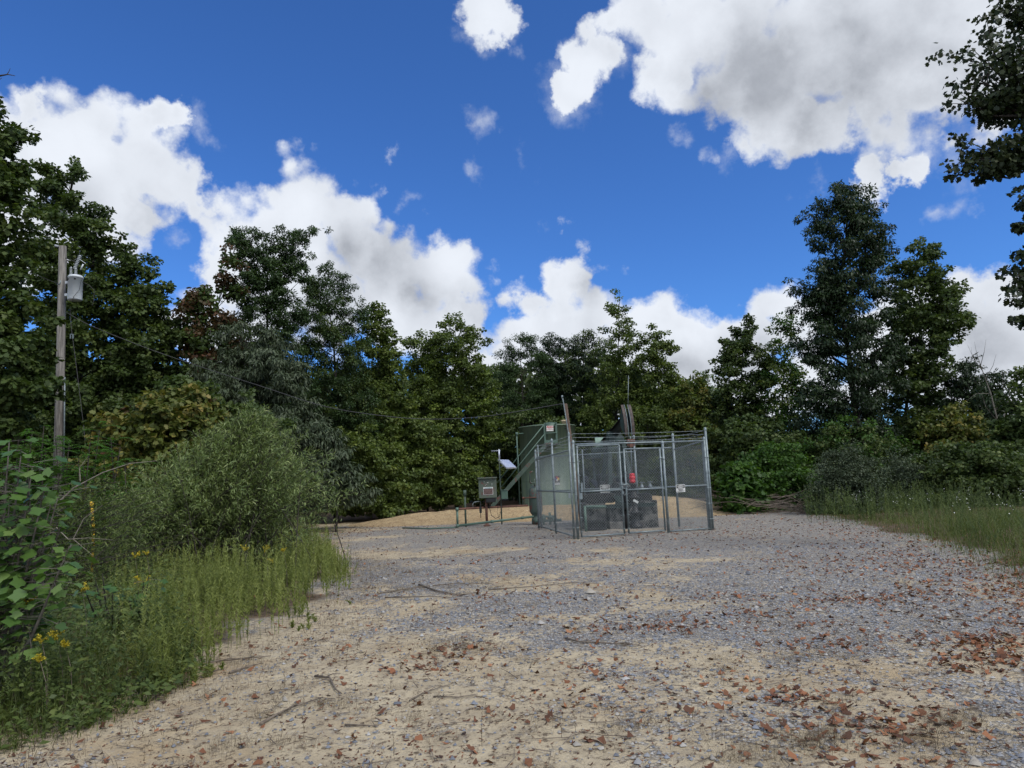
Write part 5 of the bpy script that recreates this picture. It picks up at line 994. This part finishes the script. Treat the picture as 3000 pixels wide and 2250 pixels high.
# feathery pinnate saplings near the pole
def pinnate(Yd, rows, nfr, label, fl=.55, leafl=.075):
    t = None; Lf = Leaves(); mb = MB(); bs = P(np.mean([r[0] for r in rows]) * K, 1500, Yd); B0 = V3(bs[0], Yd, 0); t = thing('sumac_sapling', B0, label, 'sapling', 'feathery sapling clumps at the pole')
    for (px, py) in rows:
        top = P(px * K, py * K, Yd + rnd(-.6, .6)); b0 = V3(top[0] + rng.normal(0, .15), top[1], 0); mb.tube([b0, b0 * .4 + top * .6, top - V3(0, 0, .05)], [.022, .015, .008], 5, cap=False)
        for j in range(nfr):
            h = rnd(.35, 1.0); s0 = b0 * (1 - h) + top * h; a = rnd(0, 6.28); dr = V3(math.cos(a), math.sin(a), rnd(.25, .7)); k = 13; f = np.linspace(.12, 1, k); L_ = fl * rnd(.7, 1.2)
            cp = s0 + dr * (f * L_)[:, None] + V3(0, 0, -.55 * L_) * (f ** 2)[:, None]; tg = nrm(np.gradient(cp, axis=0)); sd2 = nrm(np.cross(tg, [0, 0, 1.]))
            mb.tube([s0, cp[6], cp[-1]], [.005, .003, .002], 3, cap=False)
            for sg in (-1, 1):
                d = nrm(sd2 * sg + tg * .35 + rng.normal(0, .08, (k, 3)) - [0, 0, .15]); ln = leafl * (1 - .5 * np.abs(f - .5)) * rnd(.8, 1.2)
                Lf.add(cp, d, np.tile([0, 0, 1.], (k, 1)) + rng.normal(0, .2, (k, 3)), ln, ln * .42, rng.normal(.45, .15, k) + rnd(-.15, .15), 'diamond', bend=.15)
    mb.build('stem', MT['bark'], t); Lf.build('foliage', MT['bright'], t)
pinnate(15, [(95, 915), (70, 930), (120, 935), (40, 945), (150, 950), (20, 960), (100, 965), (60, 985), (170, 985), (130, 1000), (10, 1000), (90, 1020)], 24, 'bright feathery sapling clump left of the utility pole foot')
pinnate(15.5, [(215, 925), (240, 945), (195, 950), (260, 960), (225, 980), (180, 1000), (270, 1000), (240, 1030)], 24, 'bright feathery sapling clump right of the utility pole foot')

# tulip poplar sapling with large leaves, close at the left edge
def bigleaf(base, tips, n, label, ll, name='tulip_poplar_sapling'):
    t = thing(name, base, label, 'sapling'); Lf = Leaves(); mb = MB(); base = np.array(base, float)
    for tp in tips:
        tp = np.array(tp); mid = base * .4 + tp * .6 + V3(0, 0, -.1); mb.tube([base, mid, tp], [.02, .012, .004], 6, cap=False); m = n
        f = rng.uniform(.35, 1.03, m); c0_ = base * ((1 - f) ** 2)[:, None] + mid * (2 * f * (1 - f))[:, None] + tp * (f * f)[:, None]; a = rnd(0, 6.28, m); st = rng.uniform(.05, .22, m)
        d = np.stack([np.cos(a), np.sin(a), rng.uniform(-.35, .35, m)], -1); c = c0_ + d * st[:, None]
        for i in range(m): mb.tube([c0_[i], c[i]], .0025, 3, cap=False)
        ln = ll * rnd(.55, 1.15, m); Lf.add(c, nrm(d - [0, 0, .25]), rng.normal(0, .35, (m, 3)) + [0, -.25, 1], ln, ln * .95, rng.normal(.45, .2, m), 'tulip', bend=.14)
    mb.build('stem', MT['palebark'], t); Lf.build('foliage', MT['bigleaf'], t)
S5 = lambda x, y, d=5.6: P(x * K, y * K, d)
bigleaf(V3(P(-20, 1900, 5.8)[0], 5.8, 0), [S5(20, 955), S5(45, 985), S5(70, 1010), S5(15, 1020), S5(95, 1060), S5(60, 1080), S5(110, 1090), S5(20, 1090), S5(125, 1075), S5(40, 1130), S5(-10, 980), S5(-20, 1050), S5(130, 1140), S5(90, 1180), S5(150, 1180), S5(10, 1180), S5(135, 1215, 5.4)], 32, 'broad leaved sapling with large pale lobed leaves at the far left edge', .104)
bigleaf(V3(*G(330, 1860)[:2], 0), [P(300, 1680, 7.4), P(280, 1700, 7.3), P(330, 1740, 7.2), P(245, 1720, 7.2), P(360, 1765, 7.2)], 6, 'small sapling with a few lobed leaves low in front of the willow shrub', .13)
bigleaf(V3(*G(410, 1850)[:2], 0), [P(420, 1705, 7.7), P(405, 1730, 7.6), P(435, 1690, 7.8), P(380, 1760, 7.6)], 6, 'second small lobed leaf sapling just right of the first, beside the tall weeds', .12)

# bleached bare twigs in the left shrubs
for lst, r_, lb in (([(165, 1478), (215, 1430), (300, 1385), (380, 1358), (460, 1350)], .010, 'long bleached bare branch arching across the left shrubs'), ([(235, 1410), (233, 1370), (258, 1338)], .006, 'short bleached twig standing up beside the arching branch'),
                    ([(165, 1545), (200, 1580), (260, 1576), (330, 1582)], .007, 'bleached twig lying level over the shrubs under the yellow marker'), ([(215, 1578), (245, 1520), (300, 1480)], .006, 'bleached twig slanting up right beside the yellow marker'), ([(215, 1580), (245, 1605), (275, 1630)], .005, 'short bleached twig slanting down below the yellow marker')):
    ps = [P(x, y, 8.6) for x, y in lst]; o = MB().tube(ps, [r_ * (1 - .7 * i / (len(ps) - 1)) for i in range(len(ps))], 5).build('bare_branch', MT['whitetwig'], None, base=ps[0]); tag(o, lb, 'branch')

# ------------------------------------------------------------------ weeds, grass
def zt(x, y): return terrain(x, y)
def fill(poly, n, dens=None):
    poly = np.array(poly); lo, hi = poly.min(0), poly.max(0); xs_, ys_ = [], []
    tot = 0
    while tot < n:
        x = rng.uniform(lo[0], hi[0], n * 2); y = rng.uniform(lo[1], hi[1], n * 2); k = inpoly(x, y, poly)
        if dens is not None: k &= rng.random(len(x)) < dens(x, y)
        xs_.append(x[k]); ys_.append(y[k]); tot += k.sum()
        if len(xs_) > 60: break
    return np.concatenate(xs_)[:n], np.concatenate(ys_)[:n]
def feather(Lf, x, y, h, nl, ll, lean=.12, wr=.22, tone0=.45, w0=.006):
    "upright weed stems thick with small narrow leaves"
    m = len(x); b = np.stack([x, y, zt(x, y) - .02], -1); ln_ = rng.normal(0, lean, (m, 2)); tip = b + np.stack([ln_[:, 0] * h, ln_[:, 1] * h, h], -1); f = np.linspace(0, 1, 4)[None, :, None]
    pts = b[:, None] * (1 - f) + tip[:, None] * f; pts[..., :2] += (f ** 2 - f) * ln_[:, None, :] * .5; side = nrm(np.stack([rng.normal(0, .3, m) + 1, rng.normal(0, .6, m), np.zeros(m)], -1))
    t0 = rng.normal(tone0, .11, m) + (vnoise(x, y, .45, 133, 3) - .5) * .9; Lf.ribbon(pts, w0, t0 - .1, side)
    ix = np.repeat(np.arange(m), nl); ff = rng.uniform(.15, 1.0, len(ix)) ** .8; c = b[ix] * (1 - ff)[:, None] + tip[ix] * ff[:, None]; c[:, :2] += ((ff ** 2 - ff)[:, None] * ln_[ix] * .5)
    a = rnd(0, 6.28, len(ix)); d = np.stack([np.cos(a) * .65, np.sin(a) * .65, rng.uniform(.3, 1.1, len(ix))], -1); L_ = ll * rnd(.5, 1.2, len(ix)) * (1.15 - .5 * ff)
    Lf.add(c, d, rng.normal(0, .4, (len(ix), 3)) + [0, -.4, .8], L_, L_ * wr, t0[ix] + rng.normal(0, .1, len(ix)), 'tri', bend=.1)
def blades(Lf, x, y, h, w, lean=.35, tone0=.45, k=5, droop=.5):
    m = len(x); b = np.stack([x, y, zt(x, y) - .01], -1); a = rnd(0, 6.28, m); dr = np.stack([np.cos(a), np.sin(a)], -1) * (rng.random(m) * lean)[:, None]; f = np.linspace(0, 1, k)
    pts = np.zeros((m, k, 3)); pts[..., 2] = b[:, 2:3] + h[:, None] * (f - droop * np.hypot(dr[:, 0], dr[:, 1])[:, None] * f ** 2.5)
    pts[..., :2] = b[:, None, :2] + dr[:, None] * (h[:, None] * f ** 1.7)[..., None] * 1.6; side = nrm(np.stack([-dr[:, 1], dr[:, 0], np.zeros(m)], -1) + rng.normal(0, .05, (m, 3)))
    Lf.ribbon(pts, w, rng.normal(tone0, .15, m) + (vnoise(x, y, .7, 141, 3) - .5) * .8, side)
TALL = gpoly([(430, 2060), (580, 2000), (720, 1910), (860, 1840), (1000, 1770), (1010, 1700), (960, 1640), (880, 1600), (600, 1660), (350, 1780), (300, 1900)])
x, y = fill(TALL, 2600, lambda x, y: np.clip(vnoise(x, y, .5, 51, 3) * 3.4 - 1.25, .04, 1)); h = rnd(.30, .62, len(x)) * np.clip(polydist(x, y, pad) * 2.2, .3, 1) * (.45 + 1.15 * vnoise(x, y, .6, 52, 2))
jx = (vnoise(x, y, .5, 55, 3) - .5) * .9; x = x + jx + rng.normal(0, .08, len(x)); y = y + rng.normal(0, .08, len(x)) - .2 * np.abs(jx)
sdd = -padsd(x, y); h = h * np.clip(.45 + sdd * .9, .25, 1); kk = rng.random(len(x)) < np.clip(1 + sdd * 1.8, .05, 1); x, y, h = x[kk], y[kk], h[kk]
Lf = Leaves(); feather(Lf, x, y, h, 60, .055, .13)
x, y = fill(TALL, 420); feather(Lf, x, y, rnd(.6, .95, len(x)), 60, .06, .08, tone0=.55)
tag(Lf.build('tall_weeds', MT['weed']), 'tall feathery green weeds along the left edge of the pad', 'weeds', kind='stuff')
LOW = gpoly([(-600, 2300), (100, 2190), (240, 2150), (420, 2080), (600, 1980), (500, 1860), (420, 1750), (600, 1660), (900, 1600), (900, 1560), (200, 1560), (-900, 1700)])
x, y = fill(LOW, 5200, lambda x, y: np.clip(9 / (x * x + y * y) * 4, .12, 1)); Lf = Leaves(); feather(Lf, x, y, rnd(.25, .75, len(x)) * np.clip(polydist(x, y, pad) * 1.4, .25, 1), 34, .055, .28, .32, .42, .005)
x, y = fill(LOW, 2600, lambda x, y: np.clip(9 / (x * x + y * y) * 4, .12, 1)); m = len(x); ix = np.repeat(np.arange(m), 16); hh_ = rnd(.15, .75, m) * np.clip(polydist(x, y, pad) * 1.3, .25, 1)
c = np.stack([x[ix] + rng.normal(0, .10, len(ix)), y[ix] + rng.normal(0, .10, len(ix)), zt(x[ix], y[ix]) + hh_[ix] * rng.uniform(.3, 1.1, len(ix))], -1); a = rnd(0, 6.28, len(ix)); L_ = .05 * rnd(.6, 1.5, len(ix))
Lf.add(c, np.stack([np.cos(a), np.sin(a), rng.uniform(-.3, .4, len(ix))], -1), rng.normal(0, .4, (len(ix), 3)) + [0, -.3, 1], L_, L_ * .6, rng.normal(.45, .2, len(ix)), 'diamond')
tag(Lf.build('low_weeds', MT['weed2']), 'tangle of low mixed weeds in the lower left', 'weeds', kind='stuff')
GR = gpoly([(-500, 2330), (150, 2190), (300, 2140), (450, 2070), (590, 1990), (420, 1880), (100, 1900), (-500, 2000)])
x, y = fill(GR, 5200); Lf = Leaves(); blades(Lf, x, y, rnd(.15, .45, len(x)) * np.clip(polydist(x, y, pad) * 2, .3, 1), .006, .6, .55)
RG = gpoly([(2350, 1525), (2500, 1548), (2700, 1608), (2880, 1685), (3050, 1760), (3400, 1900), (3500, 1560), (2800, 1490), (2400, 1480)])
x, y = fill(RG, 17000, lambda x, y: np.clip(vnoise(x, y, 1.3, 61, 3) * 1.8 - .2, .15, 1)); d_ = polydist(x, y, pad); h = rnd(.25, .75, len(x)) * np.clip(d_ * .62, .10, .95) * np.clip((24 - y) / 9, .35, 1) * (.6 + .7 * vnoise(x, y, .9, 63, 3)); blades(Lf, x, y, h, .009, .65, .40)
tag(Lf.build('grass', MT['grass']), 'long green grass on both sides of the gravel pad', 'grass', kind='stuff')
Lf = Leaves(); x, y = fill(RG, 900, lambda x, y: np.clip(polydist(x, y, pad) - .3, 0, 1)); feather(Lf, x, y, rnd(.35, .75, len(x)), 40, .06, .2, tone0=.4)
x, y = fill(RG, 500, lambda x, y: (y > 20) * 1.); feather(Lf, x, y, rnd(.5, 1.1, len(x)), 44, .09, .14, tone0=.35, w0=.01)
tag(Lf.build('tall_weeds', MT['weed2']), 'tall weeds along the tree line on the right', 'weeds', kind='stuff')
# dry grass and thin dead stems on the pad
Lf = Leaves(); cl = 60
x, y = fill(pad, 9000, lambda x, y: np.clip((vnoise(x, y, .55, 81, 3) - .60) * 9, 0, 1) * (y < 22) * (y > 3.3) * np.clip(6 / y, .2, 1)); blades(Lf, x, y, rnd(.02, .075, len(x)), .0022, 1.6, .5, 4, .3)
x, y = fill(pad, 5200, lambda x, y: np.clip(1.2 - polydist(x, y, pad) / .9, 0, 1) * (x < 1) * (y > 3.3)); blades(Lf, x, y, rnd(.04, .16, len(x)), .0035, 1.2, .45, 4, .4); x, y = fill(LEFT, 3000, lambda x, y: np.clip(1.2 - polydist(x, y, pad) / .5, 0, 1)); x = x + rng.normal(0, .2, len(x)); blades(Lf, x, y, rnd(.04, .2, len(x)), .004, 1.1, .3, 4, .4)
cx_, cy_ = persp(150, 3.9, 13, -.5, .62)
for (px, py, nn_, sx_, sy_) in ((2560, 2170, 22, .30, .12), (2850, 2120, 12, .2, .12), (2350, 2190, 12, .18, .08), (2250, 2230, 10, .15, .05), (1330, 1900, 20, .35, .2), (1100, 1690, 46, .9, .45), (1280, 1720, 46, .8, .3), (1250, 1640, 30, 1.0, .4), (900, 2080, 14, .3, .15), (1480, 1780, 12, .4, .2), (2430, 1930, 10, .25, .08), (760, 2180, 10, .2, .1), (1850, 2130, 6, .2, .08)):
    g_ = G(px, py); cx_ = np.append(cx_, g_[0] + rng.normal(0, sx_, nn_)); cy_ = np.append(cy_, g_[1] + rng.normal(0, sy_, nn_))

for i in range(len(cx_)):
    n = int(rnd(14, 46)); blades(Lf, cx_[i] + rng.normal(0, .06, n), cy_[i] + rng.normal(0, .06, n), rnd(.03, .12, n), .0024, 1.9, rnd(.2, .7), 4, .3)
tag(Lf.build('dry_grass', MT['drygrass']), 'sparse dry grass tufts over the pad', 'grass', kind='stuff')
Lf = Leaves(); x, y = persp(46, 4.2, 12, -.45, .5); feather(Lf, x, y, rnd(.12, .34, len(x)), 9, .02, .18, .3, .3, .0035); tag(Lf.build('dead_stems', MT['drygrass']), 'thin upright dead weed stems standing on the pad', 'weeds', kind='stuff')

# white flowers, goldenrods
Lf = Leaves(); x, y = fill(RG, 36, lambda x, y: np.clip(polydist(x, y, pad) - .8, 0, 1)); n = len(x)
for j in range(7): Lf.add(np.stack([x + rng.normal(0, .05, n), y + rng.normal(0, .05, n), zt(x, y) + rnd(.45, .75, n)], -1), rng.normal(0, 1, (n, 3)), np.tile([0, -.2, 1.], (n, 1)), .03, .03, rng.random(n), 'diamond')
tag(Lf.build('white_flowers', MT['white']), 'tiny white flower heads scattered in the right grass', 'flowers', kind='stuff')
gr_pts = [(75, 1755, 5.6, .14, 'brightest yellow goldenrod plume at the left edge, above the others'), (120, 1868, 5.4, .09, 'small goldenrod spray below the brightest plume'), (165, 1862, 5.5, .09, 'goldenrod spray leaning right of the lower left pair'), (115, 1925, 5.2, .07, 'lowest small goldenrod spray at the left'), (240, 1720, 6.8, .10, 'drooping goldenrod left of the small lobed saplings'), (418, 1700, 7.9, .13, 'goldenrod head just above the second lobed sapling'),
          (395, 1625, 9.5, .10, 'goldenrod head in the shade in front of the willow shrub'), (430, 1618, 9.6, .08, 'fainter goldenrod head right beside the shaded one'), (715, 1605, 11.2, .12, 'goldenrod head at the right foot of the willow shrub'), (775, 1605, 11.0, .15, 'tall goldenrod plume at the right foot of the willow shrub'), (800, 1640, 10.6, .13, 'goldenrod plume lowest at the right foot of the willow shrub'), (830, 1610, 10.8, .08, 'thin goldenrod tip rightmost under the willow shrub'), (190, 1885, 5.5, .06, 'tiny goldenrod tip among grass at lower left')]
for (px, py, Yd, s_, lb) in gr_pts:
    s_ *= .72
    c0_ = P(px, py, Yd); b0 = V3(c0_[0] + .05, c0_[1] + .05, 0); t = thing('goldenrod', b0, lb, 'flower', 'goldenrods in the left weeds'); mb = MB(); mb.tube([b0, b0 * .4 + c0_ * .6 + V3(.02, 0, .03), c0_], [.004, .003, .0015], 4, cap=False)
    Lf = Leaves(); L2 = Leaves()
    for j in range(6):
        a = rnd(0, 6.28); e = c0_ + V3(math.cos(a) * s_ * .9, math.sin(a) * s_ * .6, rnd(-.3, .6) * s_); n = 34; f = rng.random(n)[:, None]; c = c0_ + V3(0, 0, -s_ * .5) + (e - c0_ + V3(0, 0, s_ * .5)) * f + V3(0, 0, s_ * .35) * f * (1 - f) * 2 + rng.normal(0, s_ * .045, (n, 3))
        Lf.add(c, rng.normal(0, 1, (n, 3)), rng.normal(0, .5, (n, 3)) + [0, 0, 1], .014, .012, rng.random(n), 'diamond')
    n = 40; f = rng.uniform(.3, .95, n)[:, None]; c = b0 * (1 - f) + c0_ * f; a = rnd(0, 6.28, n); L2.add(c, np.stack([np.cos(a), np.sin(a), np.full(n, .3)], -1), np.tile([0, -.2, 1.], (n, 1)), .07, .014, rng.normal(.5, .15, n), 'narrow')
    mb.build('stem', MT['twig'], t); Lf.build('flower_head', MT['goldenrod'], t); L2.build('leaves', MT['weed2'], t)

# ------------------------------------------------------------------ litter on the pad
Lf = Leaves()
def dens_leaf(x, y): return np.clip((vnoise(x, y, .75, 91, 4) - .44) * 5, .16, 1) * np.clip(.55 + .06 * x, .35, 1) * np.where(polydist(x, y, pad) < 1.0, np.where(x > 2, 1.6, .9), .8)
SHL = ('lobe', 'tulip', 'lobe', 'diamond')
def litter(x, y, s0, s1, lift=.14):
    for q, shp in enumerate(SHL):
        k_ = (np.arange(len(x)) % 4) == q; X_, Y_ = x[k_], y[k_]; n = len(X_); a = rnd(0, 6.28, n); L_ = rnd(s0, s1, n)
        Lf.add(np.stack([X_, Y_, zt(X_, Y_) + .006 + rng.random(n) * .012], -1), np.stack([np.cos(a), np.sin(a), rng.normal(.04, lift, n)], -1), rng.normal(0, .30, (n, 3)) + [0, 0, 1], L_, L_ * rnd(.4, .85, n), rng.beta(2, 2.6, n), shp, bend=rnd(-.30, -.12), crumple=.085)
x, y = persp(34000, 3.6, 36, -.78, .82); k_ = (padsd(x, y) > -1.6) & (rng.random(len(x)) < dens_leaf(x, y) * np.clip(.24 + y / 20, 0, .95)); litter(x[k_], y[k_], .026, .072)
for (px, py, n, sx_, sy_) in [(2760, 1660, 130, .7, .5), (2900, 1660, 170, .8, .5), (2990, 1720, 120, .6, .5), (2700, 1745, 90, .6, .25), (2640, 1750, 70, .5, .2), (2850, 1885, 110, .35, .2), (2930, 1890, 60, .2, .15), (2990, 1930, 80, .25, .2), (2330, 2050, 40, .12, .08), (2500, 2130, 46, .25, .10), (2640, 2120, 36, .22, .1), (2430, 1890, 34, .25, .1), (1840, 1840, 46, .35, .12), (1960, 1850, 26, .2, .08), (1320, 1910, 36, .2, .1), (1240, 1960, 22, .12, .06),
                              (2050, 1560, 90, 1.0, .5), (1720, 1590, 60, .7, .2), (1100, 1545, 220, 1.6, .8), (1020, 1560, 160, 1., .8), (1400, 1555, 90, 1.2, .4), (2300, 1520, 200, 2.5, 1.5), (2450, 1560, 130, 1.6, .7), (2600, 1600, 120, 1.1, .6), (1450, 1640, 40, .8, .2), (2540, 2200, 26, .2, .1), (2460, 1760, 30, .3, .1), (2100, 1750, 26, .3, .1), (2560, 1640, 90, 1.0, .4), (2880, 1950, 40, .2, .1), (2390, 1830, 26, .3, .1), (2220, 1800, 22, .3, .1)]:
    n = int(n * 1.5); sx_ *= 1.35; sy_ *= 1.5; g_ = G(px, py); litter(g_[0] + rng.normal(0, sx_, n), g_[1] + rng.normal(0, sy_, n), .03, .078)
xf, yf = persp(56000, 3.5, 26, -.78, .82); kf = (padsd(xf, yf) > -.3) & (rng.random(len(xf)) < np.clip((vnoise(xf, yf, .5, 95, 4) - .36) * 3.2, .22, 1) * np.where(xf < .8, 1., .6)); xf, yf = xf[kf], yf[kf]; n = len(xf); a = rnd(0, 6.28, n); L_ = rng.gamma(3, .0055, n) * (1 + yf * .05)
Lf.add(np.stack([xf, yf, zt(xf, yf) + .004], -1), np.stack([np.cos(a), np.sin(a), rng.normal(0, .15, n)], -1), rng.normal(0, .3, (n, 3)) + [0, 0, 1], L_, L_ * rnd(.15, .7, n), rng.beta(1.3, 4, n), 'diamond', bend=-.2)
tag(Lf.build('fallen_leaves', MT['litter']), 'dry brown fallen leaves scattered over the gravel pad', 'leaves', kind='stuff')
mb = MB()
x, y = persp(900, 3.8, 18, -.7, .7); k_ = (padsd(x, y) > 0) & (rng.random(len(x)) < np.where(x < .5, .75, .3)); x, y = x[k_], y[k_]
for i in range(len(x)):
    L_ = rng.gamma(2, .06) + .03; a = rnd(0, 6.28); z_ = float(zt(x[i:i+1], y[i:i+1])[0]); p0 = V3(x[i], y[i], z_ + .008); p1 = p0 + V3(math.cos(a) * L_, math.sin(a) * L_, rnd(-.002, .014)); mb.tube([p0, (p0 + p1) / 2 + V3(rng.normal(0, L_ * .12), rng.normal(0, L_ * .12), .006), p1], [.0034, .003, .0016], 3, cap=False)
tag(mb.build('twigs', MT['twig'], None), 'thin broken twigs lying over the sandy ground', 'twigs', kind='stuff')
def stick(px, r_, lb, twigs=2):
    ps = []
    for q in px:
        g_ = G(*q); ps.append(V3(g_[0] + rng.normal(0, r_ * 1.2), g_[1] + rng.normal(0, r_ * 1.5), float(zt(g_[0:1], g_[1:2])[0]) + r_ + .004))
    n = len(ps); r_ *= .78; b = MB(); b.tube(ps, [r_ * (1 - .6 * i / (n - 1)) for i in range(n)], 7)
    for j in range(twigs):
        k = int(rnd(0, n - 1)); f = rng.random(); s0 = ps[k] * (1 - f) + ps[k + 1] * f; d = nrm(ps[k + 1] - ps[k] + V3(rng.normal(0, .5), rng.normal(0, .5), 0)); l = np.linalg.norm(ps[-1] - ps[0]) * rnd(.12, .25); b.tube([s0, s0 + d * l * .5 + V3(0, 0, .02), s0 + d * l + V3(0, 0, .015)], [r_ * .5, r_ * .35, r_ * .2], 5)
    tag(b.build('fallen_stick', MT['twig'], None, base=ps[0]), lb, 'stick', 'sticks lying on the pad')
stick([(1225, 1718), (1290, 1738), (1350, 1750), (1400, 1742)], .020, 'crooked stick with a forked end nearest the right tip of the left weeds')
stick([(1105, 1745), (1230, 1722), (1340, 1712), (1440, 1716)], .013, 'long thin stick behind the crooked forked one')
stick([(1130, 1756), (1260, 1752), (1380, 1760)], .011, 'straight thin stick in front of the crooked forked one', 1)
stick([(1430, 1732), (1560, 1722), (1680, 1712), (1760, 1716)], .010, 'thin stick right of the group, pointing to the gates', 1)
stick([(1655, 1876), (1700, 1884), (1770, 1890), (1870, 1896)], .013, 'single branching stick alone in the middle of the pad', 3)
stick([(930, 1985), (965, 1990), (985, 2025), (1000, 2040)], .014, 'bent grey stick standing out on bare sand at the left')
stick([(750, 2135), (800, 2105), (860, 2080), (950, 2050)], .014, 'long slanting stick on bare sand below the bent one')
stick([(420, 2065), (500, 2020), (580, 1985), (640, 1970)], .014, 'stick leading out of the lower left grass')
stick([(500, 1965), (620, 1940), (720, 1932), (800, 1925)], .016, 'pale stick along the foot of the feathery weeds')
stick([(680, 1975), (740, 1955), (770, 1948)], .013, 'short stick just in front of the pale one', 0)
stick([(1200, 2060), (1240, 2040), (1330, 2010)], .008, 'thin twig beside the sand patch left of centre', 1)
stick([(1270, 2050), (1345, 2052), (1400, 2045)], .007, 'thin dark twig lying level left of centre foreground', 1)
stick([(2730, 1812), (2850, 1822), (2990, 1826)], .008, 'thin pale twig on the gravel near the right edge', 0)
stick([(1010, 2130), (1110, 2138)], .009, 'short twig at the lower left foreground', 0)

# brush pile at the far right edge of the pad
bp = thing('brush_pile', G(2230, 1500), 'grey brown pile of cut brush at the far gravel edge', 'brush pile')
mb = MB()
for i in range(420):
    px = rnd(2090, 2420); g_ = G(px, rnd(1486, 1508)); L_ = rnd(.5, 1.8); a = rng.normal(0, .35) + (math.pi if rng.random() < .5 else 0); z_ = rnd(.02, .75) * (1 - abs(px - 2230) / 260); p0 = V3(g_[0], g_[1] + rnd(-.2, 1.8), max(.02, z_)); p1 = p0 + V3(math.cos(a) * L_, math.sin(a) * L_ * .6, rnd(-.25, .4)); p1[2] = max(.02, p1[2]); mb.tube([p0, (p0 + p1) / 2 + rng.normal(0, .08, 3), p1], [.012, .009, .004], 4, cap=False)
mb.build('brush', MT['twig'], bp)
